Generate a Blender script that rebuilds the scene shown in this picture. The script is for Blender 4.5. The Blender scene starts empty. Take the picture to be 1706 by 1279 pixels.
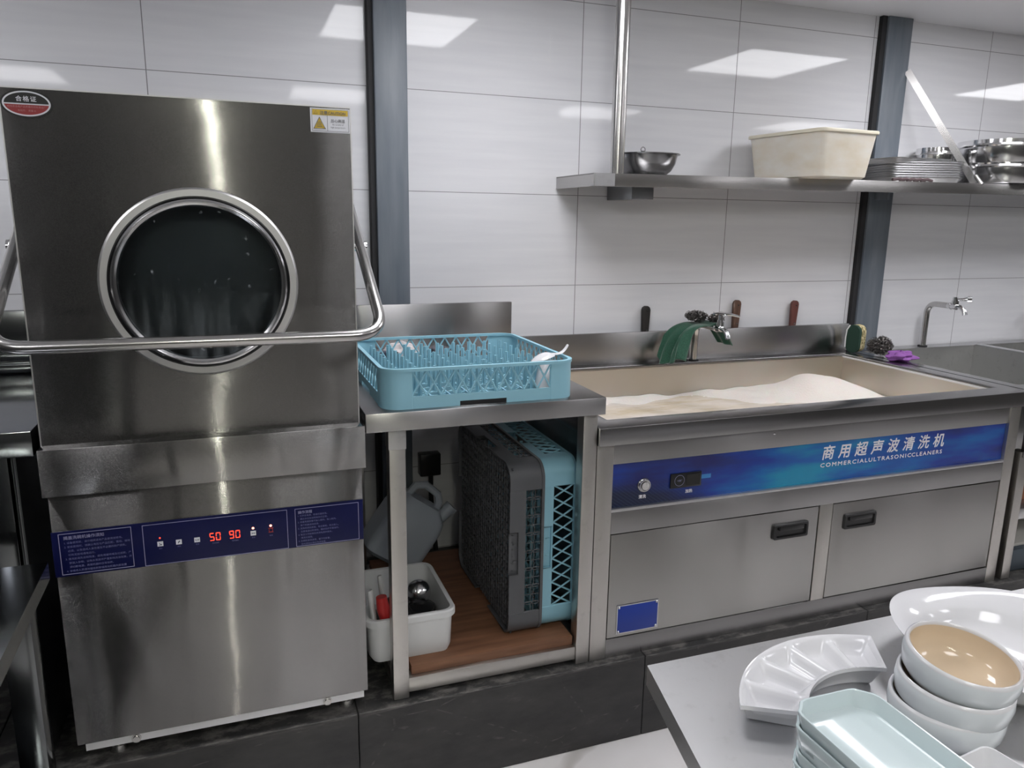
import bpy, bmesh, math, random
from mathutils import Vector, Matrix
PI = math.pi
random.seed(7)
SC = bpy.context.scene
COL = SC.collection

# ---------------------------------------------------------------- camera, world, exposure
cam = bpy.data.cameras.new('camera')
cam.sensor_width = 36.0
cam.lens = 1264.5 / 1706.0 * 36.0
cam.clip_start = 0.02
camo = bpy.data.objects.new('camera', cam)
COL.objects.link(camo)
YAW, PITCH, ROLL = 0.3506, 0.2127, 0.0148
_cy, _sy, _cp, _sp = math.cos(YAW), math.sin(YAW), math.cos(PITCH), math.sin(PITCH)
_f = Vector((_sy * _cp, _cy * _cp, -_sp))
_r = Vector((_cy, -_sy, 0))
_u = _r.cross(_f)
_cr, _sr = math.cos(ROLL), math.sin(ROLL)
_r2 = _cr * _r + _sr * _u
_u2 = -_sr * _r + _cr * _u
_m = Matrix((_r2, _u2, -_f)).transposed().to_4x4()
_m.translation = Vector((0.0, -2.4159, 1.465))
camo.matrix_world = _m
SC.camera = camo

w = bpy.data.worlds.new('world')
SC.world = w
w.use_nodes = True
w.node_tree.nodes['Background'].inputs[0].default_value = (0.9, 0.95, 1, 1)
w.node_tree.nodes['Background'].inputs[1].default_value = 0.3
SC.view_settings.view_transform = 'Standard'
SC.view_settings.look = 'None'
SC.view_settings.gamma = 1
SC.view_settings.use_curve_mapping = False
SC.view_settings.exposure = -0.1
PANEL_STRENGTH = 16.0
TUBE_STRENGTH = 170.0
CEIL = 2.285
WALL = 0.18

# ---------------------------------------------------------------- material helpers
def mat(name, color=(0.8, 0.8, 0.8), rough=0.5, metal=0.0, spec=0.5, **k):
    m = bpy.data.materials.new(name)
    m.use_nodes = True
    b = m.node_tree.nodes['Principled BSDF']
    b.inputs['Base Color'].default_value = (*color, 1)
    b.inputs['Roughness'].default_value = rough
    b.inputs['Metallic'].default_value = metal
    b.inputs['Specular IOR Level'].default_value = spec
    for kk, v in k.items():
        b.inputs[kk].default_value = v
    return m

class NT:
    def __init__(s, m):
        s.t = m.node_tree
        s.b = s.t.nodes['Principled BSDF']
    def n(s, typ, ins=None, **at):
        d = s.t.nodes.new(typ)
        for k, v in at.items():
            setattr(d, k, v)
        for k, v in (ins or {}).items():
            if hasattr(v, 'is_output'):
                s.t.links.new(v, d.inputs[k])
            else:
                d.inputs[k].default_value = v
        return d
    def link(s, o, name):
        s.t.links.new(o, s.b.inputs[name])
    def coord(s, scale=(1, 1, 1), loc=(0, 0, 0), out='Object', rot=(0, 0, 0)):
        c = s.n('ShaderNodeTexCoord')
        mp = s.n('ShaderNodeMapping', {'Vector': c.outputs[out], 'Scale': scale, 'Location': loc, 'Rotation': rot})
        return mp.outputs[0]
    def noise(s, vec, scale=5, detail=3, rough=0.5):
        return s.n('ShaderNodeTexNoise', {'Vector': vec, 'Scale': scale, 'Detail': detail, 'Roughness': rough}).outputs['Fac']
    def ramp(s, fac, stops):
        r = s.n('ShaderNodeValToRGB', {'Fac': fac})
        e = r.color_ramp.elements
        while len(e) < len(stops):
            e.new(0.5)
        for i, (p, c) in enumerate(stops):
            e[i].position = p
            e[i].color = (*c, 1) if len(c) == 3 else c
        return r.outputs[0]
    def rmap(s, fac, a, b, lo=0.0, hi=1.0):
        return s.n('ShaderNodeMapRange', {'Value': fac, 'From Min': lo, 'From Max': hi, 'To Min': a, 'To Max': b}).outputs[0]
    def mix(s, fac, a, b):
        d = s.n('ShaderNodeMix', data_type='RGBA')
        for i, v in ((0, fac), (6, a), (7, b)):
            if hasattr(v, 'is_output'):
                s.t.links.new(v, d.inputs[i])
            else:
                d.inputs[i].default_value = v if i == 0 else (*v, 1)
        return d.outputs[2]
    def bump(s, h, strength=0.1, dist=0.01):
        d = s.n('ShaderNodeBump', {'Height': h, 'Strength': strength, 'Distance': dist})
        s.link(d.outputs[0], 'Normal')

def steel(name, color=(0.55, 0.545, 0.54), rough=0.3, aniso=0.75, grain='x', warp=0.0, rot=0.25, dirt=0.0, brush=0.0, waver=0.0):
    m = mat(name, color, rough, 1.0)
    t = NT(m)
    sc = {'x': (2.0, 900, 900), 'z': (900, 900, 2.0), 'y': (900, 2.0, 900), 'n': (6, 6, 6)}[grain]
    big = t.noise(t.coord((2.0, 2.0, 2.0)), 2.2, 3)
    cc = t.mix(t.rmap(big, 0, 1, 0.3, 0.7), tuple(c * 0.97 for c in color), tuple(min(1, c * 1.02) for c in color))
    if dirt:
        sp = t.noise(t.coord((9, 9, 9)), 3.0, 6, 0.7)
        cc = t.mix(t.rmap(sp, 0, dirt, 0.55, 0.75), cc, tuple(c * 0.45 for c in color))
    t.link(cc, 'Base Color')
    if aniso:
        t.b.inputs['Anisotropic'].default_value = aniso
        t.b.inputs['Anisotropic Rotation'].default_value = rot
        tg = t.n('ShaderNodeTangent', direction_type='RADIAL', axis='Z')
        t.link(tg.outputs[0], 'Tangent')
    if brush:
        ge = t.n('ShaderNodeNewGeometry')
        tc = t.n('ShaderNodeTexCoord')
        big_p = t.n('ShaderNodeVectorMath', {0: tc.outputs['Object'], 1: (6000.0, 6000.0, 6000.0)}, operation='MULTIPLY').outputs[0]
        wn = t.n('ShaderNodeTexWhiteNoise', {'Vector': t.n('ShaderNodeVectorMath', {0: big_p}, operation='FLOOR').outputs[0]}, noise_dimensions='3D').outputs['Value']
        wav = t.noise(t.coord((0.8, 1, 3.2)), 2.0, 1)
        vv = t.rmap(wn, -1.0, 1.0)
        den = t.n('ShaderNodeMath', {0: 1.05, 1: t.n('ShaderNodeMath', {0: vv}, operation='ABSOLUTE').outputs[0]}, operation='SUBTRACT').outputs[0]
        hv = t.n('ShaderNodeMath', {0: t.n('ShaderNodeMath', {0: vv, 1: brush}, operation='MULTIPLY').outputs[0], 1: den}, operation='DIVIDE').outputs[0]
        tilt = t.n('ShaderNodeCombineXYZ', {0: t.rmap(wav, -waver, waver, 0.2, 0.8), 1: 0.0, 2: hv}).outputs[0]
        nv = t.n('ShaderNodeVectorMath', {0: ge.outputs['Normal'], 1: tilt}, operation='ADD').outputs[0]
        t.link(t.n('ShaderNodeVectorMath', {0: nv}, operation='NORMALIZE').outputs[0], 'Normal')
    elif warp:
        t.bump(t.noise(t.coord((1, 1, 1)), 2.6, 1), warp, 0.05)
    return m

M = {}
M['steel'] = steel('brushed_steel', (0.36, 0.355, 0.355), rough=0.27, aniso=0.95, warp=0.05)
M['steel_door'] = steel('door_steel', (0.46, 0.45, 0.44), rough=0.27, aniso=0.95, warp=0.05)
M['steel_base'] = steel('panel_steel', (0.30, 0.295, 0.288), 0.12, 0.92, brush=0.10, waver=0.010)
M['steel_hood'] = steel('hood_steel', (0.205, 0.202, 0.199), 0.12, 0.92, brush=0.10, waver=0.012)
M['steel_dull'] = steel('dull_steel', (0.52, 0.52, 0.515), 0.38, 0.4, dirt=0.35)
M['steel_top'] = steel('worktop_steel', (0.62, 0.62, 0.63), 0.36, 0.0, grain='n', dirt=0.25, warp=0.05)
M['steel_shaded'] = steel('shaded_steel', (0.19, 0.20, 0.212), 0.15, 0.0, grain='n', dirt=0.3)  # steel with the dim reflections of the left side put into its colour
M['steel_rim'] = steel('rim_steel', (0.44, 0.435, 0.44), 0.22, 0.0, grain='n', dirt=0.15)
M['steel_dark'] = steel('dark_steel', (0.30, 0.31, 0.32), 0.35, 0.3)
M['steel_leg'] = steel('leg_steel', (0.58, 0.56, 0.53), 0.34, 0.5, grain='z', dirt=0.25)
M['chrome'] = mat('chrome', (0.75, 0.75, 0.76), 0.12, 1.0)
M['polish'] = mat('polished_steel', (0.62, 0.62, 0.63), 0.16, 1.0)
M['tray_steel'] = mat('tray_steel', (0.62, 0.62, 0.63), 0.4, 1.0)
M['dull_bowl'] = steel('bowl_steel', (0.34, 0.34, 0.35), 0.22, 0.0, grain='n', dirt=0.4)
M['tube'] = mat('tube_steel', (0.55, 0.54, 0.53), 0.22, 1.0)
M['tank'] = steel('tank_steel', (0.60, 0.56, 0.50), 0.36, 0.2)
M['ring'] = mat('ring_steel', (0.66, 0.655, 0.65), 0.42, 1.0)
M['black'] = mat('black_plastic', (0.012, 0.012, 0.013), 0.3)
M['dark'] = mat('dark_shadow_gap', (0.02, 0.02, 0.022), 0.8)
M['rubber'] = mat('rubber', (0.03, 0.03, 0.03), 0.7)
M['white_paint'] = mat('white_paint', (0.72, 0.72, 0.73), 0.45)
M['porcelain'] = mat('white_porcelain', (0.63, 0.63, 0.65), 0.10, 0, 0.5)
M['porcelain_grey'] = mat('pale_grey_glaze', (0.60, 0.635, 0.66), 0.16)
M['celadon'] = mat('celadon_glaze', (0.53, 0.615, 0.635), 0.12)
M['beige_glaze'] = mat('beige_glaze', (0.60, 0.485, 0.355), 0.10)
M['blue_plastic'] = mat('blue_plastic', (0.27, 0.52, 0.63), 0.42)
M['grey_plastic'] = mat('grey_plastic', (0.085, 0.088, 0.095), 0.45)
M['bin_white'] = mat('white_plastic', (0.68, 0.69, 0.69), 0.4)
M['red'] = mat('red_plastic', (0.55, 0.03, 0.03), 0.35)
M['green_glass'] = mat('green_plastic', (0.02, 0.10, 0.05), 0.4)
M['navy'] = mat('navy_panel', (0.006, 0.008, 0.058), 0.3, 0, 0.25)
M['line'] = mat('panel_print', (0.30, 0.30, 0.46), 0.5)
M['dim_line'] = mat('dim_panel_print', (0.16, 0.17, 0.33), 0.5)
M['white'] = mat('white_print', (0.82, 0.83, 0.88), 0.5)
M['blk_print'] = mat('black_print', (0.02, 0.02, 0.02), 0.5)
M['yellow'] = mat('yellow_print', (0.72, 0.50, 0.06), 0.5)
M['red_print'] = mat('red_print', (0.33, 0.035, 0.04), 0.45)
M['plate_blue'] = mat('blue_plate', (0.010, 0.04, 0.30), 0.35)
M['purple'] = mat('purple_cloth', (0.24, 0.085, 0.32), 0.85)
M['wool'] = mat('steel_wool', (0.15, 0.14, 0.135), 0.35, 0.9)
M['gum'] = mat('grey_gum', (0.16, 0.16, 0.17), 0.6)

def emit(name, color, s):
    m = mat(name, color, 0.5)
    b = m.node_tree.nodes['Principled BSDF']
    b.inputs['Emission Color'].default_value = (*color, 1)
    b.inputs['Emission Strength'].default_value = s
    return m
M['panel_light'] = emit('light_panel', (0.97, 0.97, 1.0), PANEL_STRENGTH)
M['panel_dim'] = emit('dimmer_light_panel', (0.98, 0.97, 1.0), PANEL_STRENGTH * 0.7)  # far row, glow set lower than the wall row
M['tube_light'] = emit('light_tube', (1.0, 1.0, 0.86), TUBE_STRENGTH)
M['led_red'] = emit('red_digit', (1.0, 0.05, 0.02), 3.0)
M['led_hot'] = emit('red_lamp', (1.0, 0.30, 0.22), 4.0)

def tile_mat(name, x0, bw=0.6440, bh=0.3245, z0=1.880):
    m = mat(name, (0.70, 0.70, 0.725), 0.05, 0, 0.30)
    t = NT(m)
    c = t.n('ShaderNodeTexCoord')
    sep = t.n('ShaderNodeSeparateXYZ', {0: c.outputs['Object']})
    def band(o, off, per, wd):
        a = t.n('ShaderNodeMath', {0: o, 1: off}, operation='SUBTRACT').outputs[0]
        p = t.n('ShaderNodeMath', {0: a, 1: per}, operation='DIVIDE').outputs[0]
        f = t.n('ShaderNodeMath', {0: p, 1: 0.5}, operation='ADD').outputs[0]
        f = t.n('ShaderNodeMath', {0: f}, operation='FRACT').outputs[0]
        f = t.n('ShaderNodeMath', {0: f, 1: 0.5}, operation='SUBTRACT').outputs[0]
        f = t.n('ShaderNodeMath', {0: f}, operation='ABSOLUTE').outputs[0]
        return t.n('ShaderNodeMath', {0: f, 1: wd / per}, operation='LESS_THAN').outputs[0]
    vx = band(sep.outputs[0], x0, bw, 0.0014)
    vz = band(sep.outputs[2], z0, bh, 0.0011)
    g = t.n('ShaderNodeMath', {0: vx, 1: vz}, operation='MAXIMUM').outputs[0]
    st = t.noise(t.coord((0.7, 1, 10)), 4, 4)
    base = t.mix(t.rmap(st, 0, 1, 0.3, 0.7), (0.66, 0.66, 0.69), (0.71, 0.71, 0.735))
    t.link(t.mix(g, base, (0.22, 0.22, 0.23)), 'Base Color')
    t.link(t.rmap(g, 0.045, 0.7), 'Roughness')
    return m
M['tile_a'] = tile_mat('wall_tile_left', -0.208)
M['tile_b'] = tile_mat('wall_tile', 1.194)

def slate():
    m = mat('slate_tile', (0.03, 0.03, 0.03), 0.42)
    t = NT(m)
    a = t.noise(t.coord((2, 2, 5)), 2.5, 6, 0.65)
    b = t.noise(t.coord((14, 14, 30)), 2.0, 4)
    col = t.ramp(a, [(0.35, (0.020, 0.020, 0.021)), (0.6, (0.040, 0.039, 0.038)), (0.75, (0.085, 0.08, 0.077))])
    v = t.n('ShaderNodeTexVoronoi', {'Vector': t.coord((1.2, 1, 2.3), rot=(0, 0.6, 0)), 'Scale': 2.0}, feature='DISTANCE_TO_EDGE')
    crack = t.n('ShaderNodeMath', {0: v.outputs['Distance'], 1: 0.006}, operation='LESS_THAN').outputs[0]
    crk = t.n('ShaderNodeMath', {0: crack, 1: t.rmap(b, 0, 0.5, 0.5, 0.7)}, operation='MULTIPLY').outputs[0]
    sz = t.n('ShaderNodeSeparateXYZ', {0: t.n('ShaderNodeTexCoord').outputs['Object']}).outputs[2]
    fine = t.noise(t.coord((5, 9, 60)), 3.0, 5, 0.7)
    edge = t.n('ShaderNodeMath', {0: t.rmap(sz, 0, 0.75, 0.244, 0.255), 1: t.rmap(fine, 0, 1, 0.48, 0.62)}, operation='MULTIPLY', use_clamp=True).outputs[0]
    c1 = t.mix(crk, col, (0.16, 0.15, 0.14))
    t.link(t.mix(edge, c1, (0.17, 0.16, 0.15)), 'Base Color')
    t.link(t.rmap(b, 0.32, 0.6), 'Roughness')
    return m
M['slate'] = slate()

def marble():
    m = mat('floor_tile', (0.6, 0.58, 0.57), 0.25)
    t = NT(m)
    n = t.noise(t.coord((1, 1, 1)), 3, 5)
    wv = t.n('ShaderNodeTexWave', {'Vector': t.coord((1, 1, 1), rot=(0, 0, 0.9)), 'Scale': 1.1, 'Distortion': 9.0, 'Detail': 4.0, 'Detail Scale': 1.2})
    v = t.ramp(wv.outputs['Fac'], [(0.0, (0.48, 0.46, 0.44)), (0.08, (0.72, 0.70, 0.69)), (1.0, (0.77, 0.75, 0.745))])
    t.link(t.mix(t.rmap(n, 0, 0.35, 0.45, 0.75), v, (0.62, 0.585, 0.57)), 'Base Color')
    br = t.n('ShaderNodeTexBrick', {'Vector': t.coord((1, 1, 1), (0.07, 0.715, 0)), 'Scale': 1.0, 'Mortar Size': 0.0015, 'Brick Width': 0.8, 'Row Height': 0.8}, offset=0.0)
    t.bump(br.outputs['Fac'], 0.3, -0.002)
    return m
M['marble'] = marble()

def wood():
    m = mat('brown_board', (0.20, 0.09, 0.05), 0.5)
    t = NT(m)
    n = t.noise(t.coord((1.5, 14, 14)), 3, 5)
    t.link(t.ramp(n, [(0.3, (0.13, 0.058, 0.030)), (0.7, (0.24, 0.115, 0.062))]), 'Base Color')
    return m
M['wood'] = wood()

def column_paint():
    m = mat('column_paint', (0.12, 0.14, 0.165), 0.45)
    t = NT(m)
    n = t.noise(t.coord((12, 12, 1.6)), 2, 5)
    t.link(t.ramp(n, [(0.3, (0.10, 0.122, 0.15)), (0.7, (0.165, 0.185, 0.21))]), 'Base Color')
    return m
M['column'] = column_paint()

def cleaner_print():
    # the printed banner: deep blue to cyan water picture with fine wave lines at its lower left
    m = mat('banner_print', (0.02, 0.1, 0.5), 0.22)
    t = NT(m)
    c = t.n('ShaderNodeTexCoord')
    sep = t.n('ShaderNodeSeparateXYZ', {0: c.outputs['Object']})
    n = t.noise(t.coord((1.6, 1, 9)), 1.6, 4)
    x = sep.outputs[0]
    hump = t.ramp(t.rmap(x, 0, 1, -0.73, 0.73), [(0.0, (0.16,) * 3), (0.2, (0.22,) * 3), (0.42, (0.82,) * 3), (0.62, (0.66,) * 3), (0.85, (0.34,) * 3), (1.0, (0.22,) * 3)])
    f = t.n('ShaderNodeMath', {0: t.n('ShaderNodeSeparateColor', {0: hump}).outputs[0], 1: t.rmap(n, -0.38, 0.38, 0.3, 0.7)}, operation='ADD').outputs[0]
    col = t.ramp(f, [(0.0, (0.008, 0.015, 0.13)), (0.35, (0.006, 0.04, 0.30)), (0.65, (0.005, 0.11, 0.42)), (1.0, (0.008, 0.26, 0.46))])
    # dark corner with lines
    d1 = t.rmap(x, 1, 0, -0.73, -0.42)
    d2 = t.rmap(sep.outputs[2], 1, 0, -0.066, 0.01)
    dd = t.n('ShaderNodeMath', {0: d1, 1: d2}, operation='MULTIPLY', use_clamp=True).outputs[0]
    dd = t.rmap(dd, 0, 0.9, 0.0, 0.4)
    wv = t.n('ShaderNodeTexWave', {'Vector': t.coord((1, 1, 1), rot=(0, 0.95, 0)), 'Scale': 40.0, 'Distortion': 1.5}, bands_direction='X')
    ln = t.mix(t.rmap(wv.outputs['Fac'], 0, 0.5, 0.7, 1.0), (0.006, 0.012, 0.035), (0.03, 0.06, 0.12))
    t.link(t.mix(dd, col, ln), 'Base Color')
    return m
M['banner'] = cleaner_print()

def glass_dark():
    m = mat('wet_window_glass', (0.9, 0.95, 0.97), 0.06, 0, 0.5)
    t = NT(m)
    t.b.inputs['Transmission Weight'].default_value = 1.0
    t.b.inputs['IOR'].default_value = 1.3
    base = t.mix(0.0, (0.42, 0.46, 0.48), (0.3, 0.3, 0.3))
    spk = t.noise(t.coord((60, 60, 60)), 1.0, 2)
    stk = t.noise(t.coord((34, 34, 5)), 1.0, 3)
    sep = t.n('ShaderNodeSeparateXYZ', {0: t.n('ShaderNodeTexCoord').outputs['Object']})
    low = t.rmap(sep.outputs[2], 1, 0, -0.16, 0.0)
    s1 = t.rmap(spk, 0, 0.5, 0.70, 0.80)
    s2 = t.n('ShaderNodeMath', {0: t.rmap(stk, 0, 0.35, 0.45, 0.75), 1: low}, operation='MULTIPLY', use_clamp=True).outputs[0]
    f = t.n('ShaderNodeMath', {0: s1, 1: s2}, operation='MAXIMUM', use_clamp=True).outputs[0]
    t.link(t.rmap(f, 1.0, 0.0), 'Transmission Weight')
    t.link(t.mix(f, base, (0.45, 0.48, 0.53)), 'Base Color')
    t.link(t.rmap(f, 0.06, 0.4), 'Roughness')
    return m
M['glass'] = glass_dark()

def cloth_green():
    m = mat('green_cloth', (0.02, 0.11, 0.06), 0.9)
    t = NT(m)
    n = t.noise(t.coord((200, 200, 200)), 1.5, 2)
    t.link(t.ramp(n, [(0.3, (0.008, 0.048, 0.028)), (0.7, (0.018, 0.092, 0.055))]), 'Base Color')
    t.bump(n, 0.4, 0.002)
    t.b.inputs['Sheen Weight'].default_value = 0.3
    return m
M['green_cloth'] = cloth_green()

def tub_mat():
    m = mat('cream_plastic', (0.72, 0.68, 0.60), 0.42)
    t = NT(m)
    n = t.noise(t.coord((4, 4, 9)), 2, 5)
    t.link(t.ramp(n, [(0.35, (0.74, 0.71, 0.65)), (0.7, (0.66, 0.59, 0.47))]), 'Base Color')
    t.b.inputs['Subsurface Weight'].default_value = 0.25
    t.b.inputs['Subsurface Radius'].default_value = (0.02, 0.015, 0.01)
    return m
M['tub'] = tub_mat()
M['tub_rim'] = mat('yellowed_rim', (0.74, 0.69, 0.56), 0.4)

def water_mat():
    m = mat('cloudy_water', (0.5, 0.4, 0.25), 0.12)
    t = NT(m)
    n = t.noise(t.coord((1.2, 3.5, 1)), 2.6, 5, 0.6)
    t.link(t.ramp(n, [(0.38, (0.64, 0.53, 0.38)), (0.5, (0.74, 0.65, 0.54)), (0.62, (0.80, 0.73, 0.68))]), 'Base Color')
    t.bump(t.noise(t.coord((8, 8, 8)), 3, 3), 0.15, 0.01)
    return m
M['water'] = water_mat()
def foam_mat():
    m = mat('soap_foam', (0.76, 0.705, 0.66), 0.75)
    t = NT(m)
    v = t.n('ShaderNodeTexVoronoi', {'Vector': t.coord((1, 1, 1)), 'Scale': 130.0})
    t.bump(v.outputs['Distance'], 0.35, 0.004)
    t.b.inputs['Subsurface Weight'].default_value = 0.2
    return m
M['foam'] = foam_mat()
def sponge_mat():
    m = mat('yellow_sponge', (0.62, 0.52, 0.28), 0.9)
    t = NT(m)
    n = t.noise(t.coord((90, 90, 90)), 1.2, 3)
    t.link(t.ramp(n, [(0.4, (0.20, 0.17, 0.07)), (0.6, (0.68, 0.58, 0.34))]), 'Base Color')
    t.bump(n, 0.6, 0.003)
    return m
M['sponge'] = sponge_mat()
M['scour'] = mat('green_scourer', (0.018, 0.05, 0.035), 0.95)
def handle_wood():
    m = mat('brown_wood_handle', (0.09, 0.045, 0.03), 0.55)
    t = NT(m)
    n = t.noise(t.coord((60, 60, 12)), 1.4, 4)
    t.link(t.ramp(n, [(0.3, (0.05, 0.024, 0.016)), (0.62, (0.11, 0.055, 0.036)), (0.75, (0.26, 0.20, 0.17))]), 'Base Color')
    return m
M['handle_wood'] = handle_wood()
M['jug'] = mat('cloudy_plastic', (0.40, 0.44, 0.49), 0.35, 0, 0.5, **{'Transmission Weight': 0.25})
M['ceiling'] = mat('ceiling_paint', (0.80, 0.80, 0.82), 0.6)
M['room_wall'] = mat('far_wall_paint', (0.10, 0.097, 0.094), 0.5)
M['room_dark'] = mat('far_wall_dark', (0.04, 0.04, 0.042), 0.6)

# ---------------------------------------------------------------- mesh helpers
class MB:
    def __init__(s):
        s.bm = bmesh.new()
    def box(s, x0, x1, y0, y1, z0, z1, bev=0.0, seg=2, mtx=None):
        a = bmesh.new()
        bmesh.ops.create_cube(a, size=1)
        for v in a.verts:
            v.co = Vector(((x0 + x1) / 2 + v.co.x * (x1 - x0), (y0 + y1) / 2 + v.co.y * (y1 - y0), (z0 + z1) / 2 + v.co.z * (z1 - z0)))
        if bev:
            bmesh.ops.bevel(a, geom=a.edges[:], offset=bev, segments=seg, profile=0.5, affect='EDGES')
        return s._add(a, mtx)
    def _add(s, a, mtx=None):
        if mtx is not None:
            bmesh.ops.transform(a, matrix=mtx, verts=a.verts)
        me = bpy.data.meshes.new('tmp')
        a.to_mesh(me)
        a.free()
        s.bm.from_mesh(me)
        bpy.data.meshes.remove(me)
        return s
    def tube(s, pts, r, seg=12, closed=False, caps=True, radii=None):
        pts = [Vector(p) for p in pts]
        n = len(pts)
        rings = []
        up = Vector((0, 0, 1))
        prevN = None
        for i, p in enumerate(pts):
            if closed:
                t = (pts[(i + 1) % n] - pts[i - 1]).normalized()
            elif i == 0:
                t = (pts[1] - p).normalized()
            elif i == n - 1:
                t = (p - pts[-2]).normalized()
            else:
                t = ((pts[i + 1] - p).normalized() + (p - pts[i - 1]).normalized()).normalized()
            if prevN is None:
                a = up if abs(t.dot(up)) < 0.95 else Vector((1, 0, 0))
                nn = (a - t * a.dot(t)).normalized()
            else:
                nn = (prevN - t * prevN.dot(t)).normalized()
            prevN = nn
            bb = t.cross(nn)
            rr = radii[i] if radii else r
            rings.append([s.bm.verts.new(p + rr * (math.cos(2 * PI * k / seg) * nn + math.sin(2 * PI * k / seg) * bb)) for k in range(seg)])
        m = n if closed else n - 1
        for i in range(m):
            a, b = rings[i], rings[(i + 1) % n]
            for k in range(seg):
                s.bm.faces.new((a[k], a[(k + 1) % seg], b[(k + 1) % seg], b[k]))
        if caps and not closed:
            s.bm.faces.new(rings[0][::-1])
            s.bm.faces.new(rings[-1])
        return s
    def cyl(s, p0, p1, r, seg=24, r2=None):
        return s.tube([p0, p1], r, seg, radii=[r, r if r2 is None else r2])
    def lathe(s, prof, c=(0, 0, 0), seg=48, mtx=None, sx=1.0, sy=1.0):
        a = bmesh.new()
        rings = []
        for r, z in prof:
            if r < 1e-6:
                rings.append([a.verts.new((0, 0, z))])
            else:
                rings.append([a.verts.new((r * sx * math.cos(2 * PI * k / seg), r * sy * math.sin(2 * PI * k / seg), z)) for k in range(seg)])
        for A, B in zip(rings, rings[1:]):
            for k in range(seg):
                k2 = (k + 1) % seg
                if len(A) == 1 and len(B) == 1:
                    continue
                if len(A) == 1:
                    a.faces.new((A[0], B[k], B[k2]))
                elif len(B) == 1:
                    a.faces.new((A[k], A[k2], B[0]))
                else:
                    a.faces.new((A[k], A[k2], B[k2], B[k]))
        bmesh.ops.recalc_face_normals(a, faces=a.faces)
        m2 = Matrix.Translation(Vector(c))
        return s._add(a, m2 if mtx is None else m2 @ mtx)
    def prism(s, poly, z0, z1, mtx=None):
        a = bmesh.new()
        lo = [a.verts.new((x, y, z0)) for x, y in poly]
        hi = [a.verts.new((x, y, z1)) for x, y in poly]
        n = len(poly)
        a.faces.new(lo[::-1])
        a.faces.new(hi)
        for i in range(n):
            j = (i + 1) % n
            a.faces.new((lo[i], lo[j], hi[j], hi[i]))
        bmesh.ops.recalc_face_normals(a, faces=a.faces)
        return s._add(a, mtx)
    def loops(s, rings, cap0=True, cap1=True, mtx=None):
        a = bmesh.new()
        R = [[a.verts.new(p) for p in ring] for ring in rings]
        n = len(R[0])
        for A, B in zip(R, R[1:]):
            for k in range(n):
                a.faces.new((A[k], A[(k + 1) % n], B[(k + 1) % n], B[k]))
        if cap0:
            a.faces.new(R[0][::-1])
        if cap1:
            a.faces.new(R[-1])
        bmesh.ops.recalc_face_normals(a, faces=a.faces)
        return s._add(a, mtx)
    def grid(s, fn, nu, nv):
        V = [[s.bm.verts.new(fn(i / nu, j / nv)) for j in range(nv + 1)] for i in range(nu + 1)]
        for i in range(nu):
            for j in range(nv):
                s.bm.faces.new((V[i][j], V[i + 1][j], V[i + 1][j + 1], V[i][j + 1]))
        return s
    def face(s, pts):
        s.bm.faces.new([s.bm.verts.new(p) for p in pts])
        return s
    def mesh(s, name, mats, shift=(0, 0, 0), angle=35):
        me = bpy.data.meshes.new(name)
        if shift != (0, 0, 0):
            bmesh.ops.translate(s.bm, verts=s.bm.verts, vec=-Vector(shift))
        s.bm.to_mesh(me)
        s.bm.free()
        for m in (mats if isinstance(mats, (list, tuple)) else [mats]):
            me.materials.append(m if not isinstance(m, str) else M[m])
        for p in me.polygons:
            p.use_smooth = True
        me.set_sharp_from_angle(angle=math.radians(angle))
        return me

def rrect(w, d, r, seg=6, cx=0.0, cy=0.0):
    out = []
    for k, (sx, sy) in enumerate(((1, 1), (-1, 1), (-1, -1), (1, -1))):
        for i in range(seg + 1):
            a = PI / 2 * (k + i / seg)
            out.append((cx + sx * (w / 2 - r) + r * math.cos(a), cy + sy * (d / 2 - r) + r * math.sin(a)))
    return out

def thing(name, label, cat, loc=(0, 0, 0), rot=(0, 0, 0), group=None):
    o = bpy.data.objects.new(name, None)
    o.empty_display_size = 0.05
    COL.objects.link(o)
    o.location = loc
    o.rotation_euler = rot
    tag(o, label, cat, group)
    return o

def tag(o, label, cat, group=None, kind=None):
    o['label'] = label
    o['category'] = cat
    if group:
        o['group'] = group
    if kind:
        o['kind'] = kind
    return o

def root_of(o):
    while o.parent:
        o = o.parent
    return o

def obj(name, mb, mats, parent=None, label=None, local=False, angle=35):
    """a part: mesh given in world metres unless local=True (then in its thing's own frame)"""
    shift = (0, 0, 0)
    if parent is not None and not local:
        shift = tuple(root_of(parent).location)
    me = mb.mesh(name, mats, shift, angle)
    o = bpy.data.objects.new(name, me)
    COL.objects.link(o)
    if parent is not None:
        o.parent = parent
    if label:
        o['label'] = label
    return o

def solo(name, mb, mats, label, cat, group=None, loc=None, rot=(0, 0, 0), kind=None, local=False, angle=35):
    """a thing that is one mesh, its origin at its base"""
    if not local:
        xs = [v.co for v in mb.bm.verts]
        loc = (sum(c.x for c in xs) / len(xs), sum(c.y for c in xs) / len(xs), min(c.z for c in xs))
        me = mb.mesh(name, mats, loc, angle)
    else:
        me = mb.mesh(name, mats, (0, 0, 0), angle)
    o = bpy.data.objects.new(name, me)
    COL.objects.link(o)
    o.location = loc
    o.rotation_euler = rot
    tag(o, label, cat, group, kind)
    return o

def struct(name, mb, mats, angle=35):
    me = mb.mesh(name, mats, (0, 0, 0), angle)
    o = bpy.data.objects.new(name, me)
    COL.objects.link(o)
    o['kind'] = 'structure'
    return o

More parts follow.
